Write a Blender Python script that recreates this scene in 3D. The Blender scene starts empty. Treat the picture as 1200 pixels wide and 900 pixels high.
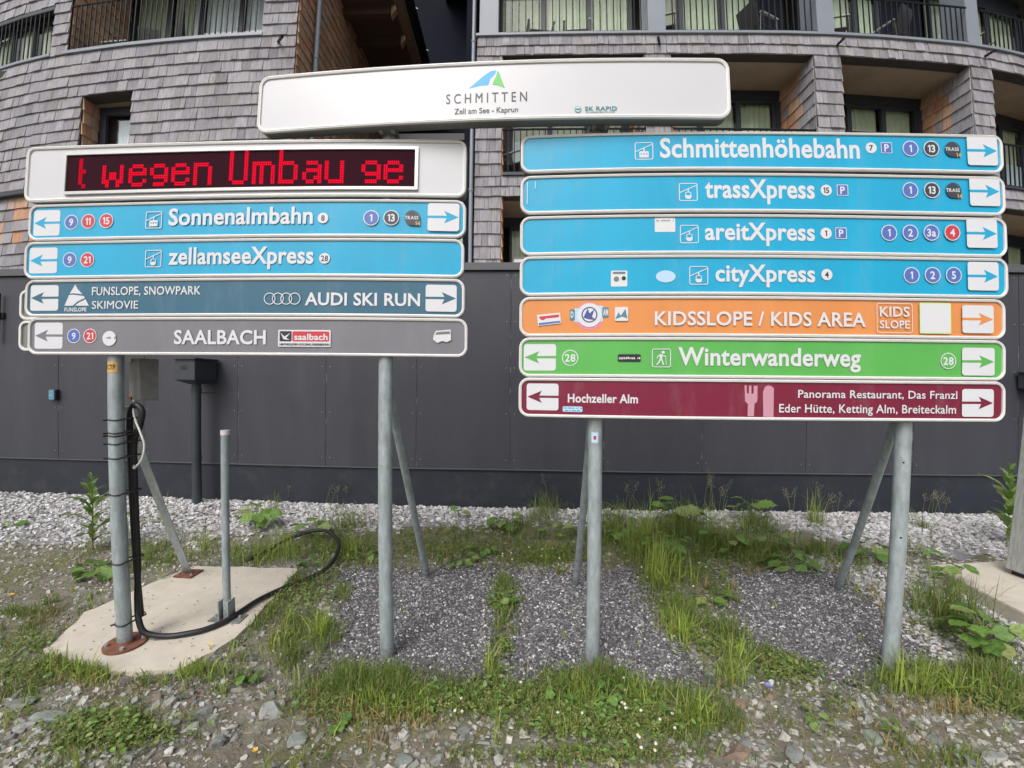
import bpy, bmesh, math, random
import numpy as np
from mathutils import Vector, Matrix
random.seed(7); rng = np.random.default_rng(7)
sc = bpy.context.scene; C = sc.collection
R = math.radians
# ---------------------------------------------------------------- camera
cd = bpy.data.cameras.new('camera'); cam = bpy.data.objects.new('camera', cd); C.objects.link(cam); sc.camera = cam
cam.location = (0, 0, 1.5)
cam.rotation_euler = (Matrix.Rotation(R(90), 3, 'X') @ Matrix.Rotation(R(0.5), 3, 'Z')).to_euler()
cd.type = 'PANO'; cd.panorama_type = 'FISHEYE_LENS_POLYNOMIAL'        # ultra-wide phone lens with its barrel distortion
cd.fisheye_polynomial_k0 = 0; cd.fisheye_polynomial_k1 = -0.0724810629; cd.fisheye_polynomial_k2 = 0.000531411499
cd.fisheye_polynomial_k3 = 0.0000521518965; cd.fisheye_polynomial_k4 = -0.00000120693281
cd.fisheye_fov = math.pi; cd.sensor_width = 36; cd.sensor_height = 27; cd.sensor_fit = 'HORIZONTAL'
cd.lens = 14.1; cd.clip_start = 0.05; cd.clip_end = 500
# ---------------------------------------------------------------- sky, sun, exposure (hazy bright overcast)
SUN_EL, SUN_AZ = 48, 205          # azimuth clockwise from +Y
w = bpy.data.worlds.new('World'); sc.world = w; w.use_nodes = True
nt = w.node_tree; bg = nt.nodes['Background']
sky = nt.nodes.new('ShaderNodeTexSky'); sky.sky_type = 'NISHITA'; sky.sun_disc = False
sky.sun_elevation = R(SUN_EL); sky.sun_rotation = R(SUN_AZ); sky.dust_density = 6; sky.air_density = 1.2; sky.ozone_density = 1
hs = nt.nodes.new('ShaderNodeHueSaturation'); hs.inputs['Saturation'].default_value = 0.35
nt.links.new(sky.outputs[0], hs.inputs['Color']); nt.links.new(hs.outputs[0], bg.inputs['Color']); bg.inputs['Strength'].default_value = 0.15
sl = bpy.data.lights.new('sun', 'SUN'); so = bpy.data.objects.new('sun', sl); C.objects.link(so)
sl.energy = 1.1; sl.angle = R(24); sl.color = (1, .98, .95)
az = R(SUN_AZ); el = R(SUN_EL)
d = Vector((math.sin(az)*math.cos(el), math.cos(az)*math.cos(el), math.sin(el)))
so.rotation_euler = d.to_track_quat('Z', 'Y').to_euler(); so.location = (0, 0, 20)
sc.view_settings.view_transform = 'Standard'; sc.view_settings.look = 'None'; sc.view_settings.gamma = 1
sc.view_settings.exposure = 0.2
# ---------------------------------------------------------------- materials
MATS = {}
def mat(name, col, rough=.6, metal=0, var=0.0, scale=20, bump=0, bscale=None, spec=.5, stretch=None, emit=None, dirt=0, dscale=3, dcol=(.1, .08, .06), foot=None):
    if name in MATS: return MATS[name]
    m = bpy.data.materials.new(name); m.use_nodes = True; n = m.node_tree.nodes; l = m.node_tree.links
    b = n['Principled BSDF']; b.inputs['Roughness'].default_value = rough; b.inputs['Metallic'].default_value = metal
    b.inputs['Specular IOR Level'].default_value = spec
    tc = n.new('ShaderNodeTexCoord'); mp = n.new('ShaderNodeMapping'); l.new(tc.outputs['Object'], mp.inputs[0])
    if stretch: mp.inputs['Scale'].default_value = stretch
    col4 = (*col, 1)
    out = None
    if var:
        no = n.new('ShaderNodeTexNoise'); no.inputs['Scale'].default_value = scale; no.inputs['Detail'].default_value = 6; no.inputs['Roughness'].default_value = .65
        l.new(mp.outputs[0], no.inputs['Vector'])
        cr = n.new('ShaderNodeValToRGB'); l.new(no.outputs[0], cr.inputs[0])
        cr.color_ramp.elements[0].position = .3; cr.color_ramp.elements[1].position = .7
        cr.color_ramp.elements[0].color = (*[c*(1-var) for c in col], 1); cr.color_ramp.elements[1].color = (*[min(1, c*(1+var)) for c in col], 1)
        out = cr.outputs[0]
    if dirt:
        n2 = n.new('ShaderNodeTexNoise'); n2.inputs['Scale'].default_value = dscale; n2.inputs['Detail'].default_value = 8; n2.inputs['Roughness'].default_value = .7
        l.new(mp.outputs[0], n2.inputs['Vector'])
        c2 = n.new('ShaderNodeValToRGB'); c2.color_ramp.elements[0].position = .52; c2.color_ramp.elements[1].position = .75
        c2.color_ramp.elements[1].color = (dirt, dirt, dirt, 1); l.new(n2.outputs[0], c2.inputs[0])
        mx = n.new('ShaderNodeMix'); mx.data_type = 'RGBA'; l.new(c2.outputs[0], mx.inputs[0])
        if out: l.new(out, mx.inputs[6])
        else: mx.inputs[6].default_value = col4
        mx.inputs[7].default_value = (*dcol, 1); out = mx.outputs[2]
    if foot:       # mud splash on the lowest few centimetres of the thing itself
        sx = n.new('ShaderNodeSeparateXYZ'); l.new(tc.outputs['Object'], sx.inputs[0]); n3 = n.new('ShaderNodeTexNoise'); n3.inputs['Scale'].default_value = 40; n3.inputs['Detail'].default_value = 6; l.new(tc.outputs['Object'], n3.inputs['Vector'])
        mm = n.new('ShaderNodeMath'); mm.operation = 'MULTIPLY_ADD'; l.new(n3.outputs[0], mm.inputs[0]); mm.inputs[1].default_value = .28; l.new(sx.outputs['Z'], mm.inputs[2])
        m3 = n.new('ShaderNodeMapRange'); l.new(mm.outputs[0], m3.inputs[0]); m3.inputs[1].default_value = .13; m3.inputs[2].default_value = .26; m3.inputs[3].default_value = .75; m3.inputs[4].default_value = 0
        x3 = n.new('ShaderNodeMix'); x3.data_type = 'RGBA'; l.new(m3.outputs[0], x3.inputs[0]); l.new(out, x3.inputs[6]); x3.inputs[7].default_value = (*foot, 1); out = x3.outputs[2]
    if out: l.new(out, b.inputs['Base Color'])
    else: b.inputs['Base Color'].default_value = col4
    if bump:
        nb = n.new('ShaderNodeTexNoise'); nb.inputs['Scale'].default_value = bscale or scale*2; nb.inputs['Detail'].default_value = 5
        l.new(mp.outputs[0], nb.inputs['Vector']); bp = n.new('ShaderNodeBump'); bp.inputs['Strength'].default_value = bump; bp.inputs['Distance'].default_value = .01
        l.new(nb.outputs[0], bp.inputs['Height']); l.new(bp.outputs[0], b.inputs['Normal'])
    if emit: b.inputs['Emission Color'].default_value = (*emit[:3], 1); b.inputs['Emission Strength'].default_value = emit[3]
    MATS[name] = m; return m
def imat(name, cols, rough=.7, grain=0, gscale=(60, 60, 4), patch=None, spec=.4, trans=0, bump=0):
    """each separate piece takes its own colour out of cols"""
    if name in MATS: return MATS[name]
    m = bpy.data.materials.new(name); m.use_nodes = True; n = m.node_tree.nodes; l = m.node_tree.links
    b = n['Principled BSDF']; b.inputs['Roughness'].default_value = rough; b.inputs['Specular IOR Level'].default_value = spec
    g = n.new('ShaderNodeNewGeometry'); oi = n.new('ShaderNodeObjectInfo')
    ad = n.new('ShaderNodeMath'); ad.operation = 'ADD'; l.new(g.outputs['Random Per Island'], ad.inputs[0]); l.new(oi.outputs['Random'], ad.inputs[1])
    fr = n.new('ShaderNodeMath'); fr.operation = 'FRACT'; l.new(ad.outputs[0], fr.inputs[0])
    cr = n.new('ShaderNodeValToRGB'); l.new(fr.outputs[0], cr.inputs[0]); cr.color_ramp.interpolation = 'LINEAR'
    e = cr.color_ramp.elements
    while len(e) < len(cols): e.new(.5)
    for i, c in enumerate(cols): e[i].position = i/(len(cols)-1); e[i].color = (*c, 1)
    out = cr.outputs[0]
    if grain:
        tc = n.new('ShaderNodeTexCoord'); mp = n.new('ShaderNodeMapping'); mp.inputs['Scale'].default_value = gscale
        l.new(g.outputs['Position'], mp.inputs[0])
        no = n.new('ShaderNodeTexNoise'); no.inputs['Scale'].default_value = 1; no.inputs['Detail'].default_value = 4; l.new(mp.outputs[0], no.inputs['Vector'])
        mr = n.new('ShaderNodeMapRange'); mr.inputs[1].default_value = .3; mr.inputs[2].default_value = .7; mr.inputs[3].default_value = 1-grain; mr.inputs[4].default_value = 1+grain
        l.new(no.outputs[0], mr.inputs[0])
        mx = n.new('ShaderNodeVectorMath'); mx.operation = 'MULTIPLY'; l.new(out, mx.inputs[0]); l.new(mr.outputs[0], mx.inputs[1]); out = mx.outputs[0]
        if bump:
            bp = n.new('ShaderNodeBump'); bp.inputs['Strength'].default_value = bump; bp.inputs['Distance'].default_value = .01; l.new(no.outputs[0], bp.inputs['Height']); l.new(bp.outputs[0], b.inputs['Normal'])
    l.new(out, b.inputs['Base Color'])
    if trans:
        tl = n.new('ShaderNodeBsdfTranslucent'); l.new(out, tl.inputs[0]); ms = n.new('ShaderNodeMixShader'); ms.inputs[0].default_value = trans
        l.new(b.outputs[0], ms.inputs[1]); l.new(tl.outputs[0], ms.inputs[2]); l.new(ms.outputs[0], n['Material Output'].inputs[0])
    MATS[name] = m; return m
def glassmat(name, tint=(.85, .9, .9)):
    if name in MATS: return MATS[name]
    m = bpy.data.materials.new(name); m.use_nodes = True; n = m.node_tree.nodes; l = m.node_tree.links
    n.remove(n['Principled BSDF']); t = n.new('ShaderNodeBsdfTransparent'); t.inputs[0].default_value = (*tint, 1)
    gl = n.new('ShaderNodeBsdfGlossy'); gl.inputs['Roughness'].default_value = .03; gl.inputs[0].default_value = (.9, .9, .9, 1)
    f = n.new('ShaderNodeFresnel'); f.inputs[0].default_value = 1.5; ms = n.new('ShaderNodeMixShader')
    g_ = n.new('ShaderNodeNewGeometry'); sb = n.new('ShaderNodeMath'); sb.operation = 'SUBTRACT'; sb.inputs[0].default_value = 1; l.new(g_.outputs['Backfacing'], sb.inputs[1]); mu = n.new('ShaderNodeMath'); mu.operation = 'MULTIPLY'; l.new(sb.outputs[0], mu.inputs[0]); l.new(f.outputs[0], mu.inputs[1]); l.new(mu.outputs[0], ms.inputs[0]); l.new(t.outputs[0], ms.inputs[1]); l.new(gl.outputs[0], ms.inputs[2]); l.new(ms.outputs[0], n['Material Output'].inputs[0])
    MATS[name] = m; return m
M_white = mat('white_sign_enamel', (.68, .67, .665), .35, var=.03, scale=8, dirt=.10, dscale=6, dcol=(.4, .38, .33))
M_whiteface = mat('white_sign_face', (.56, .56, .60), .3, var=.02, scale=3)
M_side = mat('aluminium_shaded_side', (.22, .225, .21), .45, metal=.3, var=.08, scale=14)  # dark greenish grey, also carries the dim underside of the boards in its colour
SC = {'white': (.62, .63, .67), 'ink': (.02, .02, .025), 'grey': (.16, .17, .19), 'blue': (.075, .14, .44), 'dark': (.035, .04, .055), 'red': (.52, .035, .055),
      'green': (.10, .44, .085), 'paper': (.62, .64, .66), 'paleblue': (.42, .60, .78), 'lightblue': (.42, .68, .82), 'palegreen': (.52, .72, .35), 'pink': (.72, .22, .36),
      'slate': (.08, .20, .24), 'navy': (.06, .08, .26), 'mauve': (.52, .26, .34), 'cyan': (.0, .33, .74), 'leaf': (.07, .46, .06), 'teal': (.01, .22, .24), 'gold': (.5, .34, .12)}
def smat(c): return mat('print_'+c, SC[c], .4)
PAN = {'sky': (.004, .34, .575), 'orange': (.66, .25, .075), 'green': (.10, .40, .085), 'wine': (.18, .015, .042), 'petrol': (.03, .12, .19), 'steel': (.18, .18, .205)}
def pmat(c): return mat('panel_'+c, PAN[c], .30, var=.09, scale=2.2, dirt=.10, dscale=7, dcol=(.42, .42, .40), stretch=(1.5, 1, .5))
M_galv = mat('galvanised_steel', (.35, .40, .425), .48, metal=.3, var=.28, scale=26, bump=.10, bscale=70, stretch=(1, 1, .35), dirt=.6, dscale=11, dcol=(.20, .20, .19), foot=(.13, .115, .09))
M_rust = mat('rusty_steel', (.15, .06, .038), .85, var=.45, scale=25, bump=.3)
M_bolt = mat('zinc_bolt', (.45, .45, .42), .4, metal=.6)
M_black = mat('black_rubber', (.012, .012, .014), .5, var=.2, scale=40)
M_blkmetal = mat('black_railing_paint', (.009, .011, .014), .6, spec=.25)
M_frame = mat('dark_window_frame', (.022, .028, .04), .5)
M_greypost = mat('grey_blue_metal_panel', (.20, .225, .27), .45, var=.05, scale=2)
M_wall = mat('charcoal_wall_panel', (.038, .040, .053), .52, var=.14, scale=1.6, dirt=.30, dscale=3.0, dcol=(.085, .08, .085), stretch=(1.6, 1.6, .35), bump=.02, bscale=200)
M_plinth = mat('dark_plinth_sheet', (.016, .020, .030), .55, var=.2, scale=2, dirt=.45, dscale=5, dcol=(.07, .065, .06))
M_coping = mat('coping_sheet', (.075, .08, .09), .45, var=.06, scale=3)
M_soffit = mat('brown_soffit_board', (.27, .205, .15), .75, var=.16, scale=2.5, dirt=.25, dscale=5, dcol=(.25, .16, .10))
M_wood = mat('dark_rafter_wood', (.07, .04, .028), .8, var=.3, scale=12, stretch=(1, 6, 6))
M_woodend = mat('pale_rafter_end', (.36, .26, .18), .8, var=.2, scale=20)
M_backwall = mat('building_sheathing', (.035, .03, .03), .9)
M_navy = mat('dark_navy_cladding', (.006, .008, .016), .9, spec=.15, var=.1, scale=1)
SHG = [(.185, .18, .20), (.25, .245, .275), (.21, .205, .23), (.31, .305, .335), (.235, .22, .235), (.275, .265, .295), (.29, .275, .285), (.16, .152, .168)]
SHR = [(.33, .18, .11), (.44, .27, .18), (.36, .235, .18), (.48, .31, .20), (.40, .19, .11), (.38, .29, .25)]
M_sh = imat('weathered_grey_shingle', SHG, .85, grain=.22, gscale=(38, 38, 2.5), bump=.25)
M_shr = imat('reddish_unweathered_shingle', SHR, .85, grain=.25, gscale=(38, 38, 2.5), bump=.25)
M_curt = mat('sage_green_curtain', (.52, .56, .40), .9, var=.08, scale=6)
M_curtw = mat('white_curtain', (.80, .82, .88), .9, var=.05, scale=6)
M_paleband = mat('pale_lower_pane', (.50, .60, .66), .4)
M_glass = glassmat('window_glass', (.92, .95, .95))
M_conc = mat('pale_concrete', (.50, .455, .385), .85, var=.10, scale=7, dirt=.35, dscale=4, dcol=(.36, .31, .25), bump=.15, bscale=60)
M_wpost = mat('weathered_grey_wood', (.32, .33, .32), .8, var=.3, scale=14, stretch=(5, 5, .6), bump=.2)
# ---------------------------------------------------------------- mesh helpers
class MB:
    def __init__(s): s.v = []; s.f = []
    def add(s, vs, fs):
        o = len(s.v); s.v += [tuple(p) for p in vs]; s.f += [tuple(i+o for i in f) for f in fs]; return s
    def box(s, x0, x1, y0, y1, z0, z1):
        return s.add([(x0, y0, z0), (x1, y0, z0), (x1, y1, z0), (x0, y1, z0), (x0, y0, z1), (x1, y0, z1), (x1, y1, z1), (x0, y1, z1)],
                     [(3, 2, 1, 0), (4, 5, 6, 7), (0, 1, 5, 4), (1, 2, 6, 5), (2, 3, 7, 6), (3, 0, 4, 7)])
    def prism(s, poly, z0, z1):
        n = len(poly); return s.add([(x, y, z0) for x, y in poly]+[(x, y, z1) for x, y in poly],
            [tuple(range(n-1, -1, -1)), tuple(range(n, 2*n))]+[(i, (i+1) % n, n+(i+1) % n, n+i) for i in range(n)])
    def strip(s, pts, z0, z1, t):        # a wall of thickness t behind the plan line pts, one connected piece
        m = len(pts); B = []
        for i in range(m):
            a, b = pts[max(i-1, 0)], pts[min(i+1, m-1)]; dx, dy = b[0]-a[0], b[1]-a[1]; L = math.hypot(dx, dy); B.append((pts[i][0]-dy/L*t, pts[i][1]+dx/L*t))
        V = [(x, y, z0) for x, y in pts]+[(x, y, z1) for x, y in pts]+[(x, y, z0) for x, y in B]+[(x, y, z1) for x, y in B]; F = [(0, m, 3*m, 2*m), (m-1, 3*m-1, 4*m-1, 2*m-1)]
        for i in range(m-1): F += [(i, i+1, m+i+1, m+i), (2*m+i+1, 2*m+i, 3*m+i, 3*m+i+1), (m+i, m+i+1, 3*m+i+1, 3*m+i), (i+1, i, 2*m+i, 2*m+i+1)]
        return s.add(V, F)
    def frame(s, x0, x1, y0, y1, z0, z1, l, r, b, t):      # one connected rectangular frame with member widths l r b t
        O = [(x0, z0), (x1, z0), (x1, z1), (x0, z1)]; I = [(x0+l, z0+b), (x1-r, z0+b), (x1-r, z1-t), (x0+l, z1-t)]
        V = [(x, y0, z) for x, z in O+I]+[(x, y1, z) for x, z in O+I]; F = []
        for i in range(4):
            j = (i+1) % 4; F += [(i, j, 4+j, 4+i), (8+j, 8+i, 12+i, 12+j), (j, i, 8+i, 8+j), (4+i, 4+j, 12+j, 12+i)]
        return s.add(V, F)
    def tube(s, pts, r, n=10, cap=True, r1=None):
        P = [Vector(p) for p in pts]; o = len(s.v); prev = None; m = len(P)
        for i, p in enumerate(P):
            t = (P[min(i+1, m-1)]-P[max(i-1, 0)]).normalized()
            if prev is None:
                a = t.orthogonal().normalized()
            else:
                a = (prev - t*prev.dot(t)).normalized()
            prev = a; b = t.cross(a); rr = r if r1 is None else r+(r1-r)*i/(m-1)
            for k in range(n):
                th = 2*math.pi*k/n; s.v.append(tuple(p+a*rr*math.cos(th)+b*rr*math.sin(th)))
        for i in range(m-1):
            for k in range(n):
                s.f.append((o+i*n+k, o+i*n+(k+1) % n, o+(i+1)*n+(k+1) % n, o+(i+1)*n+k))
        if cap: s.f.append(tuple(o+k for k in range(n-1, -1, -1))); s.f.append(tuple(o+(m-1)*n+k for k in range(n)))
        return s
    def ring(s, prof, sect):             # sweep section [(inset, y)] round the closed profile prof(inset)->[(x,z)]
        o = len(s.v); k = len(sect); loops = [prof(i) for i, y in sect]; n = len(loops[0])
        for lp, (i, y) in zip(loops, sect): s.v += [(x, y, z) for x, z in lp]
        for a in range(k-1):
            for j in range(n): s.f.append((o+a*n+j, o+a*n+(j+1) % n, o+(a+1)*n+(j+1) % n, o+(a+1)*n+j))
        return s
    def flat(s, poly, y, t=.0):          # a filled outline in the x-z plane facing -y
        n = len(poly)
        A = sum(poly[i][0]*poly[(i+1) % n][1]-poly[(i+1) % n][0]*poly[i][1] for i in range(n))
        if A < 0: poly = poly[::-1]
        return s.add([(x, y, z) for x, z in poly], [tuple(range(n))])
    def build(s, name, m, parent=None, smooth=False, bevel=0, loc=None, rz=0):
        me = bpy.data.meshes.new(name); me.from_pydata(s.v, [], s.f); me.update()
        if bevel:
            b = bmesh.new(); b.from_mesh(me); bmesh.ops.bevel(b, geom=b.edges[:], offset=bevel, segments=2, affect='EDGES', clamp_overlap=True); b.to_mesh(me); b.free()
        o = bpy.data.objects.new(name, me); C.objects.link(o); me.materials.append(m)
        if smooth:
            me.polygons.foreach_set('use_smooth', [True]*len(me.polygons))
            try: me.set_sharp_from_angle(angle=R(38))
            except Exception: pass
        if parent: o.parent = parent
        if loc: o.location = loc
        o.rotation_euler.z = rz
        return o
def tag(o, label=None, cat=None, group=None, kind=None):
    if label: o['label'] = label
    if cat: o['category'] = cat
    if group: o['group'] = group
    if kind: o['kind'] = kind
    return o
def thing(name, label, cat, loc=(0, 0, 0), rz=0, group=None):
    o = bpy.data.objects.new(name, None); C.objects.link(o); o.location = loc; o.rotation_euler.z = rz; o.empty_display_size = .1
    return tag(o, label, cat, group)
def copy_tree(o, parent=None):
    c = o.copy(); C.objects.link(c); c.parent = parent
    for ch in list(o.children): copy_tree(ch, c)
    return c
def rrect(w, h, r, n=6, x=0, z=0):
    def prof(i):
        rr = max(r-i, .0005); P = []
        for cx, cz, a0 in ((w-i-rr, i+rr, -90), (w-i-rr, h-i-rr, 0), (i+rr, h-i-rr, 90), (i+rr, i+rr, 180)):
            for k in range(n+1):
                a = R(a0+90*k/n); P.append((x+cx+rr*math.cos(a), z+cz+rr*math.sin(a)))
        return P
    return prof
def disc(cx, cz, r, n=28, sz=1): return [(cx+r*math.cos(2*math.pi*k/n), cz+r*sz*math.sin(2*math.pi*k/n)) for k in range(n)]
def many(base_v, base_f, T, name, m, parent=None):
    """T: (n,3,3) matrices, (n,3) offsets -> one mesh of n copies"""
    Mx, off = T; bv = np.asarray(base_v, dtype=np.float32); n = len(off)
    V = np.einsum('nij,kj->nki', Mx, bv)+off[:, None, :]
    k = len(bv); lens = np.array([len(f) for f in base_f]); flat = np.concatenate([np.array(f) for f in base_f])
    loops = (flat[None, :]+(np.arange(n)*k)[:, None]).ravel(); ls = np.tile(lens, n); st = np.concatenate([[0], np.cumsum(ls)[:-1]])
    me = bpy.data.meshes.new(name); me.vertices.add(n*k); me.vertices.foreach_set('co', V.astype(np.float32).ravel())
    me.loops.add(len(loops)); me.loops.foreach_set('vertex_index', loops.astype(np.int32))
    me.polygons.add(len(ls)); me.polygons.foreach_set('loop_start', st.astype(np.int32)); me.polygons.foreach_set('loop_total', ls.astype(np.int32))
    me.polygons.foreach_set('use_smooth', np.zeros(len(ls), bool)); me.update(calc_edges=True); me.materials.append(m)
    o = bpy.data.objects.new(name, me); C.objects.link(o)
    if parent: o.parent = parent
    return o
def rotz(a):
    c, s = np.cos(a), np.sin(a); Z = np.zeros_like(a); O = np.ones_like(a)
    return np.stack([np.stack([c, -s, Z], -1), np.stack([s, c, Z], -1), np.stack([Z, Z, O], -1)], 1)
def randrot(n, tilt=1.0):
    a = rng.uniform(0, 2*np.pi, n); A = rotz(a); b = rng.normal(0, tilt, n); c, s = np.cos(b), np.sin(b); Z = np.zeros(n); O = np.ones(n)
    B = np.stack([np.stack([O, Z, Z], -1), np.stack([Z, c, -s], -1), np.stack([Z, s, c], -1)], 1)
    return np.einsum('nij,njk->nik', B, A)
GZ = -.04
# ================================================================ GROUND SHEETS
def ground_material():
    m = bpy.data.materials.new('stony_soil'); m.use_nodes = True; n = m.node_tree.nodes; l = m.node_tree.links; b = n['Principled BSDF']; b.inputs['Roughness'].default_value = .95
    g = n.new('ShaderNodeNewGeometry')
    def noise(s, d=8, r=.65):
        x = n.new('ShaderNodeTexNoise'); x.inputs['Scale'].default_value = s; x.inputs['Detail'].default_value = d; x.inputs['Roughness'].default_value = r; l.new(g.outputs['Position'], x.inputs['Vector']); return x.outputs[0]
    def ramp(src, stops):
        r = n.new('ShaderNodeValToRGB'); l.new(src, r.inputs[0]); e = r.color_ramp.elements
        while len(e) < len(stops): e.new(.5)
        for i, (p, c) in enumerate(stops): e[i].position = p; e[i].color = (*c, 1)
        return r.outputs[0]
    a = ramp(noise(9), [(.3, (.11, .095, .07)), (.5, (.19, .17, .135)), (.7, (.29, .27, .23))])
    moss = ramp(noise(35, 4), [(.3, (.09, .10, .028)), (.7, (.20, .195, .07))])
    mk = ramp(noise(2.2, 6), [(.47, (0, 0, 0)), (.60, (.75, .75, .75))])
    mx = n.new('ShaderNodeMix'); mx.data_type = 'RGBA'; l.new(mk, mx.inputs[0]); l.new(a, mx.inputs[6]); l.new(moss, mx.inputs[7]); l.new(mx.outputs[2], b.inputs['Base Color'])
    bp = n.new('ShaderNodeBump'); bp.inputs['Distance'].default_value = .03; bp.inputs['Strength'].default_value = .8; l.new(noise(60, 8), bp.inputs['Height']); l.new(bp.outputs[0], b.inputs['Normal'])
    return m
gm = ground_material()
o = MB().add([(-80, -60, GZ), (80, -60, GZ), (80, 120, GZ), (-80, 120, GZ)], [(0, 1, 2, 3)]).build('ground', gm); tag(o, kind='structure')
WP = [(-14, 4.55), (-10, 4.75), (-6.9, 4.892), (-5, 4.955), (-3.27, 4.985), (-1.6, 4.95), (0.0, 4.893), (1.3, 4.84), (2.6, 4.777), (4.16, 4.623), (5.9, 4.40), (8, 4.05), (11, 3.45)]
def wy(x): return float(np.interp(x, [p[0] for p in WP], [p[1] for p in WP]))
# lower limit of the white gravel strip
SF = [(-14, 3.0), (-7, 3.3), (-5, 3.35), (-3.6, 3.5), (-2.9, 3.75), (-2.2, 4.0), (-1.4, 4.2), (-.6, 4.25), (0, 4.35), (1, 4.4), (2.2, 4.3), (3.0, 4.1), (3.4, 3.7), (3.9, 3.35), (5, 3.2), (11, 2.6)]
def sf(x): return np.interp(x, [p[0] for p in SF], [p[1] for p in SF])
xs = np.linspace(-13, 10, 120)
fr = [(float(x), float(sf(x))+.05*math.sin(x*9)+.04*math.sin(x*23+1)) for x in xs]; bk = [(float(x), wy(x)+.02) for x in xs[::-1]]
M_gbase = mat('pale_gravel_bed', (.20, .195, .195), .95, var=.45, scale=60, bump=.6, bscale=80)
o = MB().add([(x, y, GZ+.006) for x, y in fr+bk], [tuple(range(len(fr)+len(bk)))]).build('gravel_strip', M_gbase); tag(o, kind='structure')
PADS = [[(-.93, 1.98), (-1.34, 3.2), (-.10, 3.28), (-.06, 1.99)], [(.0, 1.99), (.0, 3.24), (1.04, 3.22), (.98, 1.96)], [(1.34, 2.18), (1.72, 3.2), (2.68, 3.12), (2.36, 1.92), (1.8, 1.88)]]
M_dbase = mat('dark_gravel_bed', (.085, .08, .083), .95, var=.5, scale=70, bump=.8, bscale=90)
def wob(P, a=.05):
    out = []
    for i in range(len(P)):
        p, q = P[i], P[(i+1) % len(P)]
        for k in range(14):
            t = k/14; out.append((p[0]+(q[0]-p[0])*t+random.uniform(-a, a), p[1]+(q[1]-p[1])*t+random.uniform(-a, a)))
    return out
for P in PADS:
    q = wob(P); o = MB().add([(x, y, GZ+.010) for x, y in q], [tuple(range(len(q)))]).build('gravel_bed', M_dbase); tag(o, kind='structure')
# pale concrete slab under the left post, wavy worn edge
q = []
SL = [(-2.62, 2.03), (-2.3, 1.93), (-1.95, 1.90), (-1.72, 1.97), (-1.62, 2.25), (-1.66, 2.7), (-1.72, 3.17), (-2.2, 3.15), (-2.6, 3.11), (-2.70, 2.8), (-2.78, 2.4)]
for i in range(len(SL)):
    p, r_ = SL[i], SL[(i+1) % len(SL)]
    for k in range(6): t = k/6; q.append((p[0]+(r_[0]-p[0])*t+random.uniform(-.012, .012), p[1]+(r_[1]-p[1])*t+random.uniform(-.012, .012)))
o = MB().prism(q, GZ-.05, GZ+.022).build('concrete_slab', M_conc); tag(o, kind='structure')
o = MB().prism([(3.18, 1.5), (3.40, 3.0), (5.6, 3.05), (5.6, 1.5)], GZ-.05, GZ+.10).build('concrete_slab', M_conc, bevel=.006); tag(o, kind='structure')
# ================================================================ CHARCOAL WALL
wall = thing('panel_wall', 'long charcoal metal clad wall standing behind the sign boards above the white gravel', 'wall', (0, 0, 0))
wall_y = wy
SEAM = [-12.6, -11.4, -10.2, -9.1, -8.2, -7.15, -6.04, -4.8, -3.5, -2.33, -1.18, -.02, 1.126, 2.31, 3.56, 4.85, 6.1, 7.3, 8.5, 9.7]
for a, b_ in zip(SEAM[:-1], SEAM[1:]):
    g = .005; x0, x1 = a+g, b_-g; y0, y1 = wy(x0), wy(x1)
    q = [(x0, y0), (x1, y1), (x1, y1+.03), (x0, y0+.03)]
    MB().prism(q, .45, 2.885).build('wall_panel', M_wall, wall, bevel=.002)
full = [(x, wy(x)) for x in SEAM]
MB().strip([(x, y+.034) for x, y in full], GZ-.1, 2.95, .22).build('wall_core', M_backwall, wall)
MB().strip([(x, y+.016) for x, y in full], GZ-.1, .448, .016).build('plinth', M_plinth, wall)
MB().strip([(x, y-.035) for x, y in full], 2.895, 2.985, .34).build('coping', M_coping, wall)
MB().strip([(x, y-.012) for x, y in full], .440, .4525, .02).build('drip_edge', M_coping, wall)
M_seal = mat('worn_joint_seal', (.05, .05, .055), .8, dirt=1, dscale=7, dcol=(.42, .42, .42), stretch=(1, 1, 1))
for i, s_ in enumerate(SEAM[5:-3]):
    MB().box(s_-.0035, s_+.0035, wy(s_)+.004, wy(s_)+.012, .46, 2.88).build('joint_seal', M_seal, wall)
rv = MB()
for s_ in SEAM[3:-2]:
    for dx in (-.05, .05):
        for z in np.arange(.56, 2.9, .57):
            y = wy(s_+dx)-.002; rv.box(s_+dx-.004, s_+dx+.004, y, y+.004, z-.004, z+.004)
tag(rv.build('rivet', M_bolt, wall), kind='stuff')
MB().box(-10, 12, 5.2, 7.6, 2.9, 2.97).build('terrace_slab', M_conc, None)['kind'] = 'structure'
# small blue box on a wall seam
t = thing('junction_box', 'small blue box with a dark side fixed to a seam of the charcoal wall', 'box', (-6.08, wy(-6.08), 1.30))
MB().box(-.05, .035, -.05, 0, -.06, .07).build('case', mat('blue_box_plastic', (.10, .25, .36), .5), t, bevel=.004)
MB().box(.036, .06, -.052, 0, -.062, .072).build('lid', M_black, t, bevel=.003)
MB().box(-.035, .02, -.054, -.051, -.01, .0).build('catch', M_bolt, t)
t = thing('wall_bracket', 'small black bracket fixed on the wall at the far left behind the boards', 'bracket', (-6.86, wy(-6.86), 2.36))
MB().box(-.3, .02, -.03, 0, -.04, .04).build('plate', M_black, t, bevel=.004); MB().box(-.04, -.02, -.07, -.031, -.35, .3).build('bar', M_black, t, bevel=.003)
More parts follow.
